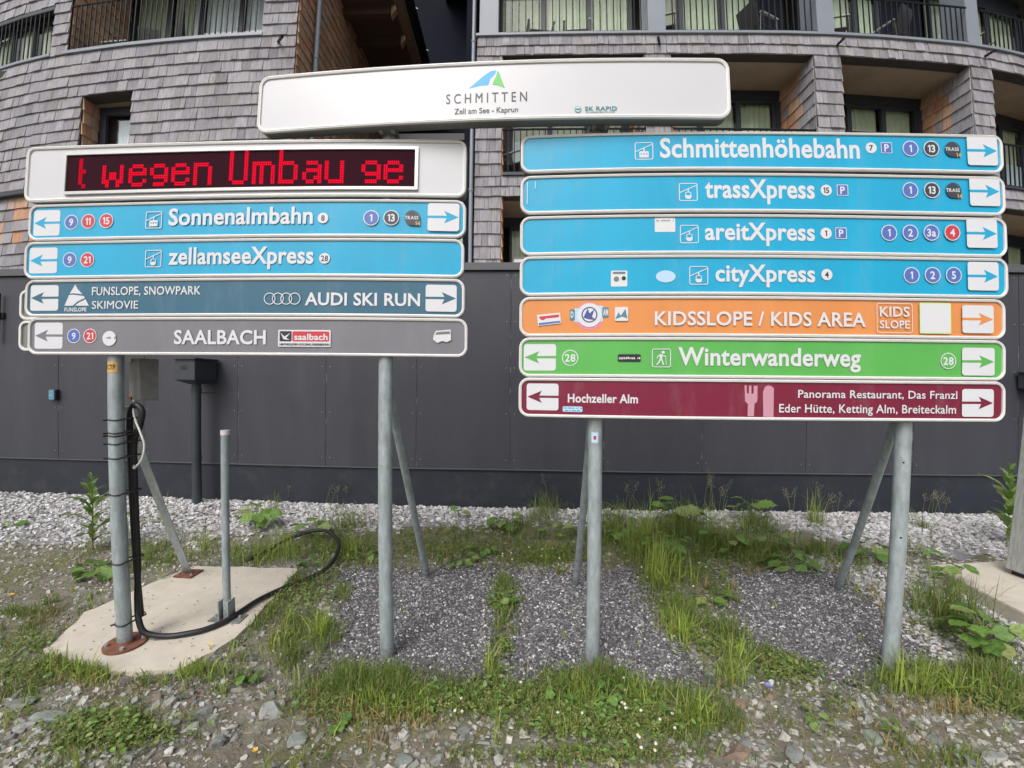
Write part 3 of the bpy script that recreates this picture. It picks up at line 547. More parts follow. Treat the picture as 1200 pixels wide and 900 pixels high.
# white box on the low terrace at both ends of the right boards
for x, wd, z, l in ((.16, .3, 3.95, 'plain white box standing behind the wall just left of the right sign boards'), (9.3, .3, 4.4, 'pale box with grey sides standing behind the wall at the far right')):
    t = thing('air_unit', l, 'box', (x, yr(x)+.35, 2.95)); MB().box(-wd/2, wd/2, 0, .35, 0, z-2.95).build('case', M_whiteface, t, bevel=.008); MB().box(-wd/2-.01, wd/2+.01, -.01, .36, z-2.949, z-2.93).build('lid', M_side, t)
SIGNS = [
 ('R1',-0.018,2.5029999999999997,2.613,2.821,[
   ('pict', 0.644, 0.107, 'cablecar'),
   ('text', 'Schmittenhöhebahn', 0.726, 1.761, 0.071, 0.17, 'white', 1),
   ('disc', 1.822, 0.127, 0.029, 'white', None, '7', 'ink'),
   ('park', 1.902, 0.128),
   ('disc', 2.028, 0.126, 0.042, 'blue', 'w', '1', 'white'),
   ('disc', 2.138, 0.127, 0.042, 'dark', 'w', '13', 'white'),
   ('disc', 2.25, 0.125, 0.041, 'dark', None, 'TRASS', 'white'),
   ('arrow', 2.326, 2.488, 0.042, 0.198, 'R'),
 ]),
 ('R2',-0.018,2.5029999999999997,2.39,2.5980000000000003,[
   ('pict', 0.867, 0.107, 'gondola'),
   ('text', 'trassXpress', 0.952, 1.517, 0.077, 0.17, 'white', 1),
   ('disc', 1.577, 0.12, 0.029, 'white', None, '15', 'ink'),
   ('park', 1.661, 0.121),
   ('disc', 2.017, 0.127, 0.042, 'blue', 'w', '1', 'white'),
   ('disc', 2.13, 0.129, 0.042, 'dark', 'w', '13', 'white'),
   ('disc', 2.244, 0.129, 0.041, 'dark', None, 'TRASS', 'white'),
   ('arrow', 2.328, 2.49, 0.05, 0.204, 'R'),
   ('rect', 0.035, 0.039, 0.054, 0.174, 'white'),
   ('rect', 0.078, 0.081, 0.136, 0.173, 'white'),
 ]),
 ('R3',-0.018,2.5029999999999997,2.172,2.3800000000000003,[
   ('rect', 0.694, 0.798, 0.115, 0.189, 'paper'),
   ('scrib', '', 0.702, 0.789, 0.169, 0.18, 'grey', 0),
   ('pict', 0.869, 0.103, 'gondola'),
   ('text', 'areitXpress', 0.948, 1.51, 0.074, 0.159, 'white', 1),
   ('disc', 1.568, 0.112, 0.029, 'white', None, '1', 'ink'),
   ('park', 1.645, 0.113),
   ('disc', 1.896, 0.119, 0.042, 'blue', 'w', '1', 'white'),
   ('disc', 2.007, 0.121, 0.042, 'blue', 'w', '2', 'white'),
   ('disc', 2.117, 0.123, 0.042, 'blue', 'w', '3a', 'white'),
   ('disc', 2.227, 0.125, 0.042, 'red', 'w', '4', 'white'),
   ('arrow', 2.302, 2.465, 0.048, 0.198, 'R'),
 ]),
 ('R4',-0.018,2.5029999999999997,1.961,2.169,[
   ('rect', 0.471, 0.554, 0.045, 0.127, 'paper'),
   ('disc', 0.499, 0.083, 0.014, 'grey', None, '', 'white'),
   ('disc', 0.536, 0.087, 0.011, 'ink', None, '', 'white'),
   ('rect', 0.48, 0.545, 0.11, 0.121, 'grey'),
   ('disc', 0.748, 0.095, 0.05, 'paleblue', None, '', 'white', 0.62),
   ('pict', 0.914, 0.1, 'gondola'),
   ('text', 'cityXpress', 0.998, 1.506, 0.071, 0.153, 'white', 1),
   ('disc', 1.566, 0.109, 0.029, 'white', None, '4', 'ink'),
   ('disc', 2.008, 0.112, 0.042, 'blue', 'w', '1', 'white'),
   ('disc', 2.118, 0.114, 0.042, 'blue', 'w', '2', 'white'),
   ('disc', 2.229, 0.116, 0.042, 'blue', 'w', '5', 'white'),
   ('arrow', 2.302, 2.467, 0.039, 0.186, 'R'),
 ]),
 ('R5',-0.018,2.485,1.749,1.957,[
   ('disc', 0.363, 0.106, 0.072, 'pink', None, '', 'white'),
   ('rect', 0.284, 0.319, 0.075, 0.146, 'paleblue'),
   ('rect', 0.393, 0.432, 0.075, 0.159, 'paleblue'),
   ('rect', 0.262, 0.289, 0.084, 0.141, 'slate'),
   ('rect', 0.428, 0.461, 0.097, 0.15, 'slate'),
   ('text', 'D', 0.267, 0.282, 0.099, 0.13, 'white', 1),
   ('text', 'AM', 0.432, 0.458, 0.108, 0.141, 'white', 1),
   ('disc', 0.363, 0.11, 0.062, 'paper', None, '', 'white'),
   ('disc', 0.363, 0.112, 0.041, 'navy', None, '', 'white'),
   ('disc', 0.363, 0.112, 0.034, 'paper', None, '', 'white'),
   ('poly', [(0.332, 0.097), (0.354, 0.145), (0.363, 0.119), (0.389, 0.141), (0.376, 0.101), (0.398, 0.084), (0.359, 0.088)], 'navy'),
   ('poly', [(0.093, 0.113), (0.212, 0.124), (0.219, 0.069), (0.1, 0.056)], 'paper'),
   ('poly', [(0.102, 0.104), (0.208, 0.115), (0.205, 0.1), (0.139, 0.094), (0.126, 0.085), (0.111, 0.089)], 'red'),
   ('poly', [(0.102, 0.071), (0.214, 0.082), (0.215, 0.073), (0.104, 0.06)], 'blue'),
   ('rect', 0.491, 0.558, 0.079, 0.15, 'paper'),
   ('poly', [(0.493, 0.088), (0.51, 0.123), (0.521, 0.106), (0.545, 0.141), (0.549, 0.114), (0.556, 0.092), (0.528, 0.101)], 'slate'),
   ('text', 'KIDSSLOPE / KIDS AREA', 0.692, 1.762, 0.058, 0.128, 'white', 1),
   ('tbox', 1.913, 0.103),
   ('rect', 2.043, 2.209, 0.026, 0.183, 'palegreen'),
   ('rect', 2.049, 2.202, 0.033, 0.176, 'white'),
   ('arrow', 2.268, 2.435, 0.031, 0.174, 'R'),
 ]),
 ('R6',-0.018,2.485,1.538,1.746,[
   ('arrow', 0.026, 0.194, 0.034, 0.173, 'L'),
   ('disc', 0.267, 0.101, 0.042, 'green', 'w', '28', 'white'),
   ('rect', 0.509, 0.624, 0.081, 0.12, 'ink'),
   ('scrib', '', 0.515, 0.618, 0.093, 0.107, 'white', 1),
   ('pict', 0.727, 0.101, 'hiker'),
   ('text', 'Winterwanderweg', 0.811, 1.738, 0.067, 0.152, 'white', 1),
   ('disc', 2.197, 0.099, 0.042, 'green', 'w', '28', 'white'),
   ('arrow', 2.269, 2.443, 0.026, 0.168, 'R'),
 ]),
 ('R7',-0.018,2.485,1.327,1.535,[
   ('arrow', 0.043, 0.209, 0.037, 0.177, 'L'),
   ('text', 'Hochzeller Alm', 0.257, 0.612, 0.081, 0.123, 'white', 1),
   ('rect', 0.231, 0.332, 0.031, 0.059, 'lightblue'),
   ('scrib', '', 0.235, 0.327, 0.047, 0.055, 'blue', 1),
   ('scrib', '', 0.24, 0.323, 0.033, 0.042, 'blue', 1),
   ('poly', [(1.144, 0.177), (1.155, 0.177), (1.156, 0.136), (1.166, 0.136), (1.166, 0.176), (1.179, 0.176), (1.179, 0.135), (1.19, 0.135), (1.19, 0.175), (1.21, 0.175), (1.209, 0.095), (1.195, 0.082), (1.193, 0.02), (1.161, 0.02), (1.162, 0.082), (1.147, 0.097)], 'mauve'),
   ('poly', [(1.248, 0.17), (1.263, 0.177), (1.28, 0.173), (1.292, 0.163), (1.292, 0.017), (1.24, 0.019), (1.237, 0.145)], 'mauve'),
   ('text', 'Panorama Restaurant, Das Franzl', 1.416, 2.246, 0.117, 0.155, 'white', 1),
   ('text', 'Eder Hütte, Ketting Alm, Breiteckalm', 1.32, 2.24, 0.042, 0.083, 'white', 1),
   ('arrow', 2.271, 2.44, 0.026, 0.168, 'R'),
 ]),
 ('L1',0.012,2.488,2.279,2.486,[
   ('arrow', 0.029, 0.19, 0.029, 0.175, 'L'),
   ('disc', 0.26, 0.103, 0.042, 'blue', 'w', '9', 'white'),
   ('disc', 0.364, 0.105, 0.042, 'red', 'w', '11', 'white'),
   ('disc', 0.473, 0.106, 0.042, 'red', 'w', '15', 'white'),
   ('pict', 0.755, 0.104, 'cablecar'),
   ('text', 'Sonnenalmbahn', 0.842, 1.653, 0.074, 0.161, 'white', 1),
   ('disc', 1.708, 0.102, 0.029, 'white', None, '8', 'ink'),
   ('disc', 1.968, 0.103, 0.042, 'blue', 'w', '1', 'white'),
   ('disc', 2.076, 0.104, 0.042, 'dark', 'w', '13', 'white'),
   ('disc', 2.189, 0.104, 0.041, 'dark', None, 'TRASS', 'white'),
   ('arrow', 2.271, 2.44, 0.034, 0.185, 'R'),
 ]),
 ('L2',-0.003,2.481,2.064,2.274,[
   ('arrow', 0.028, 0.199, 0.032, 0.177, 'L'),
   ('disc', 0.276, 0.106, 0.042, 'blue', 'w', '9', 'white'),
   ('disc', 0.384, 0.104, 0.042, 'red', 'w', '21', 'white'),
   ('pict', 0.777, 0.104, 'gondola'),
   ('text', 'zellamseeXpress', 0.866, 1.678, 0.072, 0.159, 'white', 1),
   ('disc', 1.738, 0.098, 0.029, 'white', None, '28', 'ink'),
 ]),
 ('L3',0.01,2.486,1.851,2.06,[
   ('arrow', 0.03, 0.202, 0.035, 0.178, 'L'),
   ('poly', [(0.303, 0.18), (0.32, 0.152), (0.349, 0.125), (0.295, 0.131), (0.271, 0.128)], 'white'),
   ('poly', [(0.268, 0.121), (0.292, 0.123), (0.357, 0.115), (0.365, 0.104), (0.322, 0.085), (0.292, 0.062), (0.242, 0.062)], 'white'),
   ('poly', [(0.305, 0.062), (0.328, 0.078), (0.37, 0.097), (0.39, 0.061)], 'white'),
   ('text', 'FUNSLOPE', 0.243, 0.377, 0.03, 0.051, 'white', 1),
   ('text', 'FUNSLOPE, SNOWPARK', 0.407, 1.044, 0.119, 0.165, 'white', 0.7),
   ('text', 'SKIMOVIE', 0.41, 0.684, 0.043, 0.088, 'white', 0),
   ('text', 'AUDI SKI RUN', 1.624, 2.238, 0.061, 0.127, 'white', 1),
   ('arrow', 2.267, 2.432, 0.032, 0.175, 'R'),
   ('ring', 1.4321, 0.094, 0.0321),
   ('ring', 1.4777, 0.094, 0.0321),
   ('ring', 1.5233, 0.094, 0.0321),
   ('ring', 1.5689, 0.094, 0.0321),
 ]),
 ('L4',0.033,2.502,1.64,1.848,[
   ('arrow', 0.039, 0.211, 0.034, 0.179, 'L'),
   ('disc', 0.28, 0.105, 0.04, 'blue', 'w', '9', 'white'),
   ('disc', 0.379, 0.105, 0.04, 'red', 'w', '21', 'white'),
   ('disc', 0.496, 0.091, 0.041, 'paper', None, '', 'white'),
   ('scrib', '', 0.466, 0.527, 0.086, 0.102, 'grey', 0),
   ('text', 'SAALBACH', 0.876, 1.392, 0.062, 0.136, 'white', 1),
   ('rect', 1.46, 1.744, 0.048, 0.138, 'white'),
   ('rect', 1.468, 1.534, 0.076, 0.131, 'ink'),
   ('poly', [(1.473, 0.123), (1.494, 0.102), (1.526, 0.121), (1.504, 0.095), (1.525, 0.084), (1.49, 0.088)], 'white'),
   ('rect', 1.538, 1.736, 0.077, 0.13, 'red'),
   ('text', 'saalbach', 1.548, 1.728, 0.085, 0.116, 'white', 1),
   ('text', 'HINTERGLEMM LEOGANG FIEBERBRUNN', 1.469, 1.737, 0.055, 0.067, 'ink', 0),
   ('poly', [(2.289, 0.117), (2.3, 0.14), (2.343, 0.144), (2.378, 0.148), (2.381, 0.093), (2.362, 0.081), (2.335, 0.086), (2.308, 0.076), (2.285, 0.094)], 'paper'),
   ('poly', [(2.296, 0.118), (2.305, 0.134), (2.374, 0.139), (2.375, 0.124)], 'grey'),
 ]),
 ('W',-0.02,2.508,2.86,3.194,[
   ('poly', [(1.176, 0.185), (1.199, 0.203), (1.252, 0.251), (1.292, 0.278), (1.319, 0.282), (1.317, 0.263), (1.29, 0.235), (1.281, 0.201), (1.244, 0.199)], 'cyan'),
   ('poly', [(1.323, 0.283), (1.337, 0.267), (1.353, 0.219), (1.367, 0.181), (1.333, 0.196), (1.303, 0.204), (1.308, 0.223), (1.322, 0.251), (1.327, 0.272)], 'leaf'),
   ('text', 'S C H M I T T E N', 1.059, 1.482, 0.103, 0.158, 'ink', 0),
   ('text', 'Zell am See - Kaprun', 1.105, 1.436, 0.044, 0.075, 'ink', 0),
   ('text', 'SK RAPID', 1.78, 1.944, 0.044, 0.066, 'teal', 1),
   ('scrib', '', 1.787, 1.93, 0.032, 0.038, 'ink', 0),
   ('disc', 1.745, 0.051, 0.017, 'teal', None, '', 'white'),
   ('disc', 1.745, 0.051, 0.014, 'white', None, '', 'white'),
   ('rect', 1.732, 1.758, 0.045, 0.056, 'teal'),
 ]),
 ('L0',-0.025,2.486,2.5,2.822,[
   ('rect', 0.249, 2.252, 0.035, 0.278, 'led'),
 ]),
]
# ================================================================ SIGN BOARDS
_tc = {}
def text_mesh(t, bold):
    k = (t, bold)
    if k in _tc: return _tc[k]
    cu = bpy.data.curves.new('lettering', 'FONT'); cu.body = t; cu.size = 1; cu.resolution_u = 3; cu.offset = (.024 if len(t) < 18 else .018 if len(t) < 26 else .011)*bold; cu.fill_mode = 'FRONT'
    if bold >= .5: cu.space_character = 1.03
    ob = bpy.data.objects.new('lettering', cu); C.objects.link(ob); bpy.context.view_layer.update()
    me = bpy.data.meshes.new_from_object(ob.evaluated_get(bpy.context.evaluated_depsgraph_get())); bpy.data.objects.remove(ob); bpy.data.curves.remove(cu)
    co = np.empty(len(me.vertices)*3, dtype=np.float32); me.vertices.foreach_get('co', co); co = co.reshape(-1, 3)
    f = [tuple(p.vertices) for p in me.polygons]; bpy.data.meshes.remove(me)
    _tc[k] = (co, f, co[:, 0].min(), co[:, 0].max(), co[:, 1].min(), co[:, 1].max()); return _tc[k]
CAP = text_mesh('H', 1)[5]
def lettering(t, x0, x1, zb, zt, y, m, parent, bold=1, name='lettering'):
    co, f, a, b, lo, hi = text_mesh(t, bold); sx = (x1-x0)/(b-a); sz = (zt-zb)/CAP
    V = np.stack([x0+(co[:, 0]-a)*sx, np.full(len(co), y), zb+co[:, 1]*sz*(1.05 if bold >= 1 and t != t.upper() else 1)], 1)
    q = MB().add(V.tolist(), f)
    if bold == 0: W_ = V.copy(); W_[:, 0] += .0011; W_[:, 1] -= .00006; q.add(W_.tolist(), f)
    return q.build(name, m, parent)
def num(t, cx, cz, h, y, m, parent, mw=None, name='numeral'):
    # laid out sign by sign; the figure 1 gets its flag as on the badges
    V = []; F = []; X = 0
    for ch in t:
        if ch == '1': co = [(0, .52), (0, .66), (.15, .78), (.29, .78), (.29, 0), (.13, 0), (.13, .62)]; co = [(p*CAP/.78, q*CAP/.78) for p, q in co]; f = [(0, 6, 3, 2, 1), (6, 5, 4, 3)]; a, b = 0, .29*CAP/.78
        else: c3, f, a, b, lo, hi = text_mesh(ch, 1); co = [(p[0], p[1]) for p in c3]
        o = len(V); V += [(X+p-a, q) for p, q in co]; F += [tuple(i+o for i in q) for q in f]; X += (b-a)+.07
    X -= .07; wd = X*h/CAP*.95
    if mw: wd = min(wd, mw)
    return MB().add([(cx-wd/2+p*wd/X, y, cz-h/2+q*h/CAP) for p, q in V], F).build(name, m, parent)
FD = .032        # frame depth
def band(prof, y): P, Q = prof; n = len(P); return [(x, y, z) for x, z in P]+[(x, y, z) for x, z in Q], [(i, (i+1) % n, n+(i+1) % n, n+i) for i in range(n)]
def sign(key, P, s0, s1, z0, z1, items, label, panel, bw=.0165, rad=.055, depth=FD, name='sign_board', cat='sign board', group=None, seed=0):
    (ax, ay), (bx, by) = P; L = math.hypot(bx-ax, by-ay); ex, ey = (bx-ax)/L, (by-ay)/L
    t = thing(name, label, cat, (ax+ex*s0, ay+ey*s0, z0), math.atan2(ey, ex), group)
    wd, h = s1-s0, z1-z0; rr = rrect(wd, h, rad, 8)
    y0 = -.004
    MB().ring(rr, [(.003, depth), (.0008, depth-.003), (.0008, .0075)]).build('side_rim', M_side, t, smooth=True)  # rim darker than the frame: ground reflection on the underside painted in
    fr = MB().ring(rr, [(.004, .007), (0, .007), (0, .003), (.0012, .0005), (.0035, y0), (bw*.42, y0-.0006), (bw*.5, y0+.0022), (bw*.58, y0-.0006), (bw-.0025, y0), (bw-.0008, y0+.0014), (bw, .003), (bw, .010)]).build('frame', M_white, t, smooth=True)
    back = MB().flat(rr(.001), depth); back.f = [tuple(reversed(f)) for f in back.f]; back.build('back_plate', M_side, t)
    m = pmat(panel) if panel in PAN else M_whiteface
    MB().flat(rr(bw-.0005), .0035).build('panel', m, t)
    if panel in PAN:                        # thin darker printed keyline inside the frame on each panel
        pass
    Y = .0030
    lay = [0]
    def ny(): lay[0] += 1; return Y-.00035*lay[0]
    for it in items:
        k = it[0]
        if k == 'text': lettering(it[1], *it[2:6], ny(), smat(it[6]), t, it[7])
        elif k == 'scrib':
            q = MB(); x = it[2]; yy = ny(); rs = random.Random(int(it[2]*1000)+int(it[4]*1e4)); hh = it[5]-it[4]
            while x < it[3]:
                wq = rs.uniform(.25, .6)*hh
                if rs.random() < .85: q.flat([(x, it[4]+hh*rs.uniform(0, .2)), (x+wq, it[4]+hh*rs.uniform(0, .3)), (x+wq, it[4]+hh*rs.uniform(.6, 1)), (x+wq*.1, it[4]+hh*rs.uniform(.7, 1))], yy)
                x += wq+.18*hh
            q.build('small_print', smat(it[6]), t)
        elif k == 'poly': MB().flat(it[1], ny()).build('printed_mark', smat(it[2]), t)
        elif k == 'ring':
            x, z, r = it[1:4]; q = MB(); y = ny(); v, f = band((disc(x, z, r), disc(x, z, r-.0045)), y); q.add(v, f).build('emblem_ring', smat('white'), t)
        elif k == 'rect':
            x0, x1, za, zb, c = it[1:6]
            if c == 'led': led(t, x0, x1, za, zb); continue
            MB().flat(rrect(x1-x0, zb-za, min(.006, (x1-x0)*.2), 3, x0, za)(0), ny()).build('sticker' if (x1-x0) > .03 else 'printed_mark', smat(c), t)
        elif k == 'disc':
            x, z, r, c, ringc, s, tc_ = it[1:8]; sz = it[8] if len(it) > 8 else 1
            if s == 'TRASS':
                P_ = [(x+r*math.cos(a), z+r*math.sin(a)) for a in np.linspace(R(0), R(270), 26)]+[(x+r, z-r*.98)]
                d_ = MB().flat(P_, ny()).build('number_disc', smat('dark'), t); y = ny(); v, f = band(([(x+(r-.006)*math.cos(a), z+(r-.006)*math.sin(a)) for a in np.linspace(R(0), R(75), 10)]+[(x, z+r)][:0], [(x+(r-.008)*math.cos(a), z+(r-.008)*math.sin(a)) for a in np.linspace(R(0), R(75), 10)]), y); f = f[:-1]
                MB().add(v, f).build('arc_line', smat('grey'), d_)
                num('TRASS', x-.004, z+.001, .018, ny(), smat('white'), d_, r*1.75); num('14', x+r*.72, z-r*.74, .023, ny(), smat('gold'), d_, .03); continue
            if ringc:
                d_ = MB().flat(disc(x, z, r), ny()).build('number_disc', smat('white'), t)
                MB().flat(disc(x, z, r*.89), ny()).build('disc_field', smat(c) if c != 'green' else pmat('green'), d_)
                num(s, x, z, r*.92, ny(), smat(tc_), d_, r*1.35)
            else:
                d_ = MB().flat(disc(x, z, r, sz=sz), ny()).build('number_disc' if s else 'sticker', smat(c), t)
                if s: num(s, x, z, r*1.02, ny(), smat(tc_), d_, r*1.3)
        elif k == 'park':
            x, z = it[1:3]; a = .0295; d_ = MB().flat(rrect(2*a, 2*a, .005, 3, x-a, z-a)(0), ny()).build('parking_symbol', smat('white'), t)
            b = a-.0035; MB().flat(rrect(2*b, 2*b, .004, 3, x-b, z-b)(0), ny()).build('blue_field', smat('blue'), d_); num('P', x, z, .038, ny(), smat('white'), d_)
        elif k == 'tbox':
            x, z = it[1:3]; y = ny(); hw, hh = .094, .076; d_ = MB(); v, f = band((rrect(2*hw, 2*hh, .014, 5, x-hw, z-hh)(0), rrect(2*hw, 2*hh, .014, 5, x-hw, z-hh)(.003)), y); d_ = d_.add(v, f).build('outlined_box', smat('white'), t)
            lettering('KIDS', x-.078, x+.078, z+.008, z+.058, ny(), smat('white'), d_, .6); lettering('SLOPE', x-.078, x+.078, z-.052, z-.012, ny(), smat('white'), d_, .6)
        elif k == 'pict':
            x, z, kind = it[1:4]; a = .0475; y = ny(); p_ = rrect(2*a, 2*a, .010, 4, x-a, z-a); v, f = band((p_(0), p_(.0042)), y); q = MB().add(v, f)
            if kind != 'hiker':
                q.flat([(x-a+.003, z-.006), (x+a-.003, z+.034), (x+a-.003, z+.038), (x-a+.003, z-.001)], y-.0001)
                q.flat([(x-.003, z+.018), (x+.003, z+.020), (x+.003, z-.004), (x-.003, z-.004)], y-.0002)
                if kind == 'cablecar':
                    q.flat(rrect(.048, .012, .003, 2, x-.024, z-.014)(0), y-.0002); q.flat([(x-.024, z-.036), (x+.024, z-.036), (x+.024, z-.020), (x-.024, z-.020)], y-.0002)
                    for c in (-.024, -.011, .004, .018): q.flat([(x+c, z-.021), (x+c+.006, z-.021), (x+c+.006, z-.009), (x+c, z-.009)], y-.0003)
                else:
                    v, f = band((rrect(.03, .022, .006, 3, x-.015, z-.022)(0), rrect(.03, .022, .006, 3, x-.015, z-.022)(.004)), y-.0002); q.add(v, f)
                    q.flat([(x-.017, z-.018), (x+.017, z-.018), (x+.016, z-.028), (x+.008, z-.037), (x-.008, z-.037), (x-.016, z-.028)], y-.0003)
            else:
                y -= .0001
                q.flat(disc(x+.008, z+.029, .0085), y); q.flat([(x-.006, z+.021), (x+.006, z+.017), (x+.003, z-.006), (x-.009, z-.004)], y-.0001)
                q.flat([(x-.007, z+.019), (x-.003, z+.013), (x-.016, z+.006), (x-.020, z-.004), (x-.024, z-.002), (x-.019, z+.011)], y-.0002); q.flat([(x+.004, z+.016), (x+.006, z+.010), (x+.021, z+.005), (x+.022, z+.010)], y-.0002)
                q.flat([(x-.009, z-.003), (x-.001, z-.005), (x-.008, z-.021), (x-.020, z-.036), (x-.026, z-.034), (x-.015, z-.018)], y-.0003); q.flat([(x-.003, z-.004), (x+.004, z-.005), (x+.009, z-.018), (x+.014, z-.036), (x+.007, z-.036), (x+.002, z-.020)], y-.0004)
                q.flat([(x+.020, z+.012), (x+.0225, z+.012), (x+.026, z-.036), (x+.0235, z-.036)], y-.0001)
            q.build('pictogram', smat('white'), t)
        elif k == 'arrow':
            x0, x1, za, zb, d = it[1:6]; wq, hq = x1-x0, zb-za
            ap = MB().flat(rrect(wq, hq, .014, 4, x0, za)(0), ny()).build('arrow_plate', smat('white'), t)
            A = [(0, .46), (.60, .46), (.52, .27), (.98, .5), (.52, .73), (.60, .55), (0, .55)]
            if d == 'L': A = [(1-p, q) for p, q in A]
            MB().flat([(x0+wq*p, za+hq*q) for p, q in A], ny()).build('arrow', m, ap)
    for fx in (.12, .5, .88) if key == 'L0' else ():
        MB().tube([(wd*fx, -.006, h-bw*.55), (wd*fx, 0, h-bw*.55)], .004, 8).build('screw', M_bolt, t)
    return t
GL = {'t': ['.#...', '.#...', '.#...', '.##..', '.#...', '.#...', '.#...', '..#..'], 'w': ['#...##', '#...##', '#.#.##', '#.#.##', '###.##', '.#.#..'], 'e': ['.###.', '#...#', '#####', '#....', '#...#', '.###.'],
      'g': ['.###.', '#...#', '#...#', '.####', '....#', '.###.'], 'n': ['####.', '#...#', '#...#', '#...#', '#...#', '#...#'], 'U': ['#...#']*8+['.###.'], 'm': ['##.##.', '#.#..#', '#.#..#', '#.#..#', '#.#..#', '#.#..#'],
      'b': ['#....']*3+['####.', '#...#', '#...#', '#...#', '#...#', '####.'], 'a': ['.###.', '....#', '.####', '#...#', '#..##', '.##.#'], 'u': ['#...#']*5+['.####']}
GL['w'] = ['#....#', '#....#', '#.##.#', '#.##.#', '##..##', '.#..#.']; GL['m'] = ['#####.', '#.#..#', '#.#..#', '#.#..#', '#.#..#', '#.#..#']
def led(t, x0, x1, za, zb):
    fa = mat('display_aluminium_trim', (.50, .50, .49), .35, metal=.5)
    b = .018; q = MB().frame(x0, x1, -.010, .001, za, zb, b*.5, b, b, b)
    q.build('display_frame', fa, t, bevel=.0015)
    dm = mat('led_matrix_screen', (.028, .006, .013), .8, var=.15, scale=200, spec=.06)  # base tinted dark red: bleed of the lit LEDs put into the colour
    d_ = MB().flat([(x0+b*.5, za+b), (x1-b, za+b), (x1-b, zb-b), (x0+b*.5, zb-b)], -.002).build('led_screen', dm, t)
    lit = mat('lit_red_led', (.3, .005, .01), .9, spec=0, emit=(1, .004, .035, .85)); halo = mat('red_led_glow', (.08, .004, .008), .9, spec=0, emit=(1, .004, .04, .30)); off = mat('unlit_red_led', (.05, .006, .012), .8, spec=.05)
    c = .0209; zb0 = .073-.0; q = MB(); hq = MB()
    for ch, x in (('t', .285), ('w', .448), ('e', .606), ('g', .732), ('e', .857), ('n', .985), ('U', 1.189), ('m', 1.319), ('b', 1.466), ('a', 1.598), ('u', 1.72), ('g', 1.92), ('e', 2.04)):
        x += .025; g = GL[ch]; cw = c
        for r_, row in enumerate(reversed(g)):
            for k, s in enumerate(row):
                if s == '#':
                    if ch == 't' and k > 0 and False: continue
                    cx, cz = x+k*cw, zb0+r_*c
                    hq.flat([(cx-.0015, cz-.0015), (cx+c+.0015, cz-.0015), (cx+c+.0015, cz+c+.0015), (cx-.0015, cz+c+.0015)], -.0024)  # emissive square behind the dots stands in for the halo of the LEDs
                    for i in (0, 1):
                        for j in (0, 1): q.flat(disc(cx+c*(.25+.5*i), cz+c*(.25+.5*j), .0038 if ch != 't' else .0024, 8), -.0030)
    hq.build('led_glow', halo, d_); o = q.build('lit_led', lit, d_); o['kind'] = 'stuff'
    # unlit diodes: regular grid as fine relief
    q = MB(); nx = int((x1-x0-.03)/.0209); 
    for i in range(nx*2):
        for j in range(20):
            x = x0+.014+i*.01045; z = za+b+.006+j*.01045
            if z < zb-b-.004: q.flat([(x-.0025, z), (x, z-.0025), (x+.0025, z), (x, z+.0025)], -.0022)
    o = q.build('unlit_led', off, d_); o['kind'] = 'stuff'
PL = ((-2.74, 2.04), (-.24, 2.13)); PR = ((.053, 2.085), (2.538, 1.867)); PW = ((-1.396, 2.09), (1.10, 1.95))
LAB = {'R1': ('blue sign board reading Schmittenhöhebahn, topmost on the right posts', 'sky'), 'R2': ('blue sign board reading trassXpress with round number badges and right arrow', 'sky'), 'R3': ('blue sign board reading areitXpress with a small white paper sticker', 'sky'),
       'R4': ('blue sign board reading cityXpress with a pale oval sticker', 'sky'), 'R5': ('orange sign board reading KIDSSLOPE / KIDS AREA with stickers at its left', 'orange'), 'R6': ('green sign board reading Winterwanderweg with arrows at both ends', 'green'),
       'R7': ('dark red sign board listing Hochzeller Alm and Panorama Restaurant, lowest on the right', 'wine'), 'L1': ('blue sign board reading Sonnenalmbahn directly under the red display', 'sky'), 'L2': ('blue sign board reading zellamseeXpress with one arrow to the left', 'sky'),
       'L3': ('dark petrol blue sign board reading FUNSLOPE, SNOWPARK and AUDI SKI RUN', 'petrol'), 'L4': ('grey sign board reading SAALBACH, lowest on the left posts', 'steel'), 'W': ('long white board reading SCHMITTEN with blue and green mountain emblem, on top', 'none'),
       'L0': ('white framed display board with red running letters wegen Umbau', 'none')}
for key, s0, s1, z0, z1, items in SIGNS:
    P = PL if key[0] == 'L' else PR if key[0] == 'R' else PW
    g = 'direction boards stacked on the left posts' if key[0] == 'L' else 'direction boards stacked on the right posts'
    lab, pan = LAB[key]
    if key == 'L0': sign(key, P, s0, s1, z0, z1, items, lab, pan, bw=.019, rad=.05, depth=.07, name='display_board', cat='display')
    elif key == 'W': sign(key, P, s0, s1, z0, z1, items, lab, pan, bw=.021, rad=.065, depth=.065, name='title_board', cat='sign board')
    else: sign(key, P, s0, s1, z0, z1, items, lab, pan, group=g)
# two boards bolted to the back of the left posts, only their left ends peep out
for z0, l in ((1.862, 'white rimmed board facing away behind the FUNSLOPE board, its left end showing'), (1.675, 'white rimmed board facing away behind the SAALBACH board, its left end showing')):
    (ax, ay), (bx, by) = ((-2.985, 2.20), (-.52, 2.29)); L = math.hypot(bx-ax, by-ay); t = thing('rear_sign_board', l, 'sign board', (ax, ay, z0), math.atan2(by-ay, bx-ax), 'boards on the back of the left posts')
    rr = rrect(2.466, .182, .045, 6); MB().ring(rr, [(.016, .012), (.016, .002), (.014, 0), (.002, 0), (0, .002), (0, .028), (.002, .030), (.014, .030)]).build('frame', M_white, t, smooth=True); MB().flat(rr(.015), .010).build('panel', M_side, t)
    b = MB().flat([(x, z) for x, z in rr(.015)], .022); b.f = [tuple(reversed(f)) for f in b.f]; b.build('front_panel', pmat('steel'), t)
